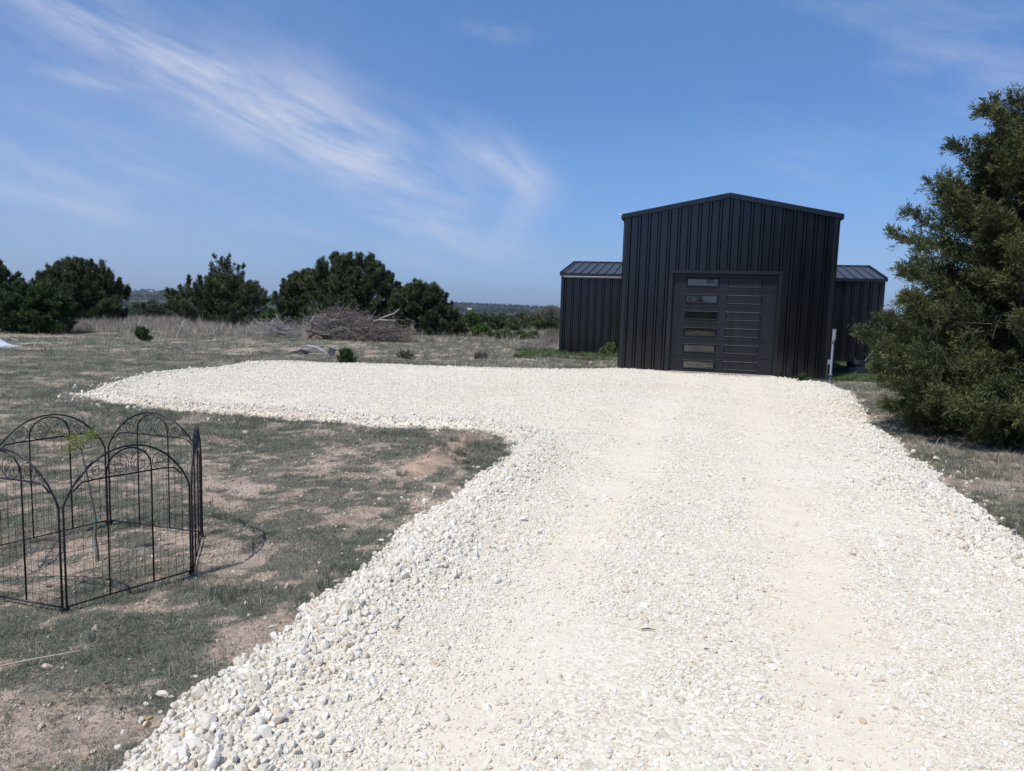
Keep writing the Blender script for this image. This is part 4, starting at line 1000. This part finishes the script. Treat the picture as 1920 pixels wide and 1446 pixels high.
# sticks
def stick(name, label, pts, r, m, z=.02, cat='stick'):
    P = [np.array(at(*q)) for q in pts]; o0 = P[0].copy(); mb = MB()
    for i, q in enumerate(P): q[2] = max(float(hgt(q[0], q[1])), float(drive_z(np.array([q[0]]), np.array([q[1]]))[0]) if sdist(np.array([q[0]]), np.array([q[1]]))[0] > 0 else -9)+z
    o0[2] = 0; mb.tube([q-o0 for q in P], [r, r*.9, r*.5][:len(P)] if len(P) <= 3 else r, 6); o = mb.build(name, m, None, tuple(o0)); tag(o, label, cat); return o
stick('straw_stalk', 'pale straw stalk lying on the ground at the left border below the fence', [(-10, 1262), (70, 1246), (150, 1233)], .004, M['straw'], .03)
stick('twig', 'short brown twig lying on the middle of the gravel drive', [(1202, 1201), (1214, 1200), (1228, 1203)], .004, M['bark'], .012)
stick('twig', 'tiny brown twig on the gravel right of the longer one', [(1319, 1242), (1324, 1242), (1329, 1243)], .003, M['bark'], .010)
stick('wood_lath', 'pale thin lath lying in the grass right of the white plastic sheet', [(38, 645), (50, 645), (64, 643)], .03, M['straw'], .04, 'board')
stick('wood_lath', 'grey plank end sticking out behind the white plastic sheet', [(10, 640), (20, 638), (36, 640)], .04, M['boards'], .07, 'board')

# white plastic sheet at the left border
p = gpos(4, 646); mb = MB(); rg = np.random.default_rng(8); n = 12; V = []; 
for j in range(n):
    for i_ in range(n):
        u, v = i_/(n-1), j/(n-1); hh = .26*math.exp(-((u-.25)/.32)**2)*(.4+.6*math.sin(v*3.14))+.03*rg.random()
        V.append((-.5+u*.85, -.2+v*.6, hh*(1-u*.3)+.01))
mb.add(V, [(j*n+i_, j*n+i_+1, (j+1)*n+i_+1, (j+1)*n+i_) for j in range(n-1) for i_ in range(n-1)])
V2 = [(x, y, 0) for x, y, z in V]
o = mb.build('plastic_sheet', M['tarp'], None, p); o.modifiers.new('thick', 'SOLIDIFY').thickness = .01
tag(o, 'crumpled white plastic sheet in the grass at the left border', 'sheet')

# scrap between gravel and brush pile
p = gpos(565, 664); t = empty('scrap_heap', p); tag(t, 'dark bent strips of scrap lying in the grass in front of the brush pile', 'scrap')
mb = MB()
mb.add([(-.38, -.05, .03), (.0, -.10, .10), (.28, -.06, .06), (.28, .10, .08), (.0, .12, .15), (-.36, .10, .07)], [(0, 1, 4, 5), (1, 2, 3, 4)]); o = mb.build('dark_strip', M['scrap'], t); o.modifiers.new('thick', 'SOLIDIFY').thickness = .03
mb = MB()
mb.add([(-.15, .1, .10), (.1, .06, .26), (.4, .06, .22), (.75, .0, .04), (.78, .10, .05), (.42, .18, .25), (.12, .2, .29), (-.12, .22, .13)], [(0, 1, 6, 7), (1, 2, 5, 6), (2, 3, 4, 5)]); o = mb.build('grey_strip', M['boards'], t); o.modifiers.new('thick', 'SOLIDIFY').thickness = .02
mb = MB(); mb.tube([(.25, -.12, .04), (.6, -.18, .05), (1.0, -.2, .03)], .022, 6); mb.build('rod', M['deadwood'], t)
p = gpos(622, 667); mb = MB(); mb.box((0, 0, .13), (.20, .03, .28), Euler((.5, .3, .2)).to_matrix()); mb.tube([(.0, .1, .02), (.02, .05, .18)], .02, 5)
o = mb.build('board_scrap', M['boards'], None, p); tag(o, 'small grey board propped up in the grass left of the feathery bush', 'board')

# ------------------------------------------------------------------ brush pile
def twigs(mb, rg, n, cen, ext, ln, r, up=.1, curl=.5, dirbias=None, seg=4):
    for k in range(n):
        q = rg.normal(size=3)*.45; q = np.clip(q, -1, 1)
        a = np.array(cen)+q*np.array(ext); a[2] = abs(a[2]); d = rg.normal(size=3)*np.array([1, .8, .45])+np.array([0, 0, up])
        if dirbias is not None: d += np.array(dirbias)
        d /= np.linalg.norm(d); l = ln*rg.uniform(.5, 1.3); cv = rg.normal(size=3)*curl*l*.3
        pts = [a+d*l*t+cv*t*t for t in np.linspace(0, 1, seg)]
        for p in pts: p[2] = max(p[2], .02)
        mb.tube(pts, list(r*rg.uniform(.6, 1.4)*np.linspace(1, .35, seg)), 3, False)
bp = gpos(655, 641); D1 = bp[1]; mpp = D1/FPX
t = empty('brush_pile', bp); tag(t, 'wide tangled pile of dead brown cedar brush at the back of the clearing', 'brush pile')
rg = np.random.default_rng(31)
mb = MB(); twigs(mb, rg, 2700, (.35, .5, .36), (1.9, .9, .58), .28, .008, .0, 1.6, seg=5); twigs(mb, rg, 2200, (-.45, .7, .68), (1.0, .8, .55), .26, .008, .0, 1.8, seg=5); twigs(mb, rg, 1700, (.9, .2, .25), (1.3, .7, .42), .30, .007, .0, 1.6, seg=5)
mb.build('brown_brush', M['twig'], t)
mb = MB(); twigs(mb, rg, 420, (-.75, .7, .62), (.75, .6, .40), .42, .008, up=.0, curl=2.2, seg=6); twigs(mb, rg, 260, (.1, .3, .4), (1.7, .8, .45), .6, .009, .0, 1.4, seg=5); mb.build('grey_brush', M['twig2'], t)
mb = MB()
for pl in [[(742, 601), (725, 601), (712, 600), (700, 604)], [(748, 580), (740, 588), (722, 594), (712, 600)], [(745, 626), (735, 627), (720, 628)], [(590, 592), (583, 605), (586, 620), (592, 640)]]:
    pts = [np.array(zat(a, b_, D1+.1*i))-np.array(bp) for i, (a, b_) in enumerate(pl)]; mb.tube(pts, list(np.linspace(.05, .028, len(pts))[::-1]), 6)
mb.build('bare_limbs', M['deadwood'], t, smooth=True)
for (px, py, rr, ln_, an) in [(574, 632, .13, 1.1, .45), (589, 640, .09, .9, .1), (603, 637, .08, 1.0, -.6), (618, 628, .10, 1.1, -1.1)]:
    q = np.array(zat(px, py, D1-.3))-np.array(bp); q[2] = max(q[2], rr); d = np.array([math.sin(an), math.cos(an), .12])
    mb = MB(); mb.tube([q, q+d*ln_*.5, q+d*ln_], [rr, rr*.95, rr*.85], 10); lg = mb.build('log', M['bark'], t, smooth=True)
    mb = MB(); mb.tube([q-d*.004, q-d*.02], [rr*.86, rr*.84], 12); mb.build('cut_face', M['cut'], lg)
# pale dead branches to the left of the pile
bp = gpos(520, 634); t = empty('dead_branch', bp); tag(t, 'spread of pale silvery dead branches reaching left out of the brush pile', 'branches')
mb = MB(); rg = np.random.default_rng(33); q0 = np.array([1.05, 0, .15])
for k in range(26):
    a = rg.uniform(1.2, 2.9); l = rg.uniform(.6, 1.5); d = np.array([math.cos(a)*.8-.35, rg.normal()*.3, abs(math.sin(a))*.6])
    s0 = q0+np.array([rg.uniform(-.9, .1), rg.uniform(-.2, .3), 0]); pts = [s0+d*l*t_+np.array([0, 0, -.15*l*t_*t_])+rg.normal(size=3)*.03 for t_ in np.linspace(0, 1, 6)]
    mb.tube(pts, list(np.linspace(.026, .006, 6)), 4, False)
    for j in range(9):
        b0 = pts[rg.integers(2, 6)]; dd = d*.6+rg.normal(size=3)*.5; dd[2] = abs(dd[2]); mb.tube([b0, b0+dd*.2+rg.normal(size=3)*.02, b0+dd*.42], [.008, .006, .003], 3, False)
twigs(mb, rg, 500, (.3, 0, .12), (1.8, .5, .22), .5, .007, up=.5)
mb.build('bare_branches', M['twig2'], t)
# leaning dead trunks
for k, (a, b_, l_) in enumerate([((823, 626), (838, 588), 'left grey dead trunk leaning against the sloping juniper'), ((828, 628), (841, 590), 'right grey dead trunk leaning against the sloping juniper')]):
    p = gpos(*a); q = np.array(zat(*b_, p[1]+.3))-np.array(p); mb = MB(); mb.tube([(0, 0, 0), q*.5+np.array([.03, 0, 0]), q], [.05, .045, .03], 7); o = mb.build('dead_tree', M['deadwood'], None, p, True); tag(o, l_, 'dead tree')
# pale dry brush by the left wing
for k, (px, py, w_, h_, l_) in enumerate([(1035, 648, .8, .6, 'pale dry twiggy bush touching the left wing of the barn'), (1000, 655, 1.3, .35, 'low pale dry bush in the grass left of the left wing'), (640, 642, 0, 0, '')]):
    if not l_: continue
    bp = gpos(px, py); mb = MB(); twigs(mb, np.random.default_rng(70+k), 420, (0, 0, .05), (w_*.6, .4, .08), h_*.9, .006, up=1.6); o = mb.build('dry_bush', M['twig2'], None, bp); tag(o, l_, 'bush')
for k, (px, py, l_) in enumerate([(905, 668, 'grey-blue leafy weed in the grass strip behind the gravel'), (760, 668, 'pale grey weed tuft in the grass strip right of the feathery bush')]):
    tree_px('weed_clump', l_, 'plant', px-14, px+14, py-12, py+4, M['greyf'], 120+k, nb=16, ns=12, nl=8, ll=.07, lw=.02, rb=.22, spiky=1.)
# small twigs fallen under the big juniper + two orange flowers
for k, (px, py, l_) in enumerate([(1675, 812, 'single orange wildflower in the shade left of the big juniper'), (1863, 861, 'single orange wildflower at the lower right foot of the big juniper')]):
    p = gpos(px, py+10); t = empty('wildflower', p); tag(t, l_, 'flower'); mb = MB(); mb.tube([(0, 0, 0), (.01, 0, .05), (0, 0, .09)], .0025, 5); mb.build('stem', M['oak'], t)
    mb = MB()
    for j in range(6):
        a = j*1.047; mb.add([(0, 0, .09), (.009*math.cos(a-.4), .009*math.sin(a-.4), .095), (.014*math.cos(a), .014*math.sin(a), .096), (.009*math.cos(a+.4), .009*math.sin(a+.4), .095)], [(0, 1, 2, 3)])
    mb.build('petals', simple('orange_petal', (.75, .30, .02), .6), t)

# ------------------------------------------------------------------ the air itself
mb = MB(); mb.box((0, 0, 20), (15000, 15000, 230)); hz = mb.build('haze', None)
m = bpy.data.materials.new('air'); m.use_nodes = True; nt = m.node_tree; nt.nodes.clear()
out = nt.nodes.new('ShaderNodeOutputMaterial'); pv = nt.nodes.new('ShaderNodeVolumePrincipled'); pv.inputs['Color'].default_value = (.80, .90, 1, 1); pv.inputs['Density'].default_value = .000095; pv.inputs['Anisotropy'].default_value = .2
nt.links.new(pv.outputs[0], out.inputs['Volume']); hz.data.materials.append(m); hz['kind'] = 'stuff'
SC.cycles.volume_bounces = 0
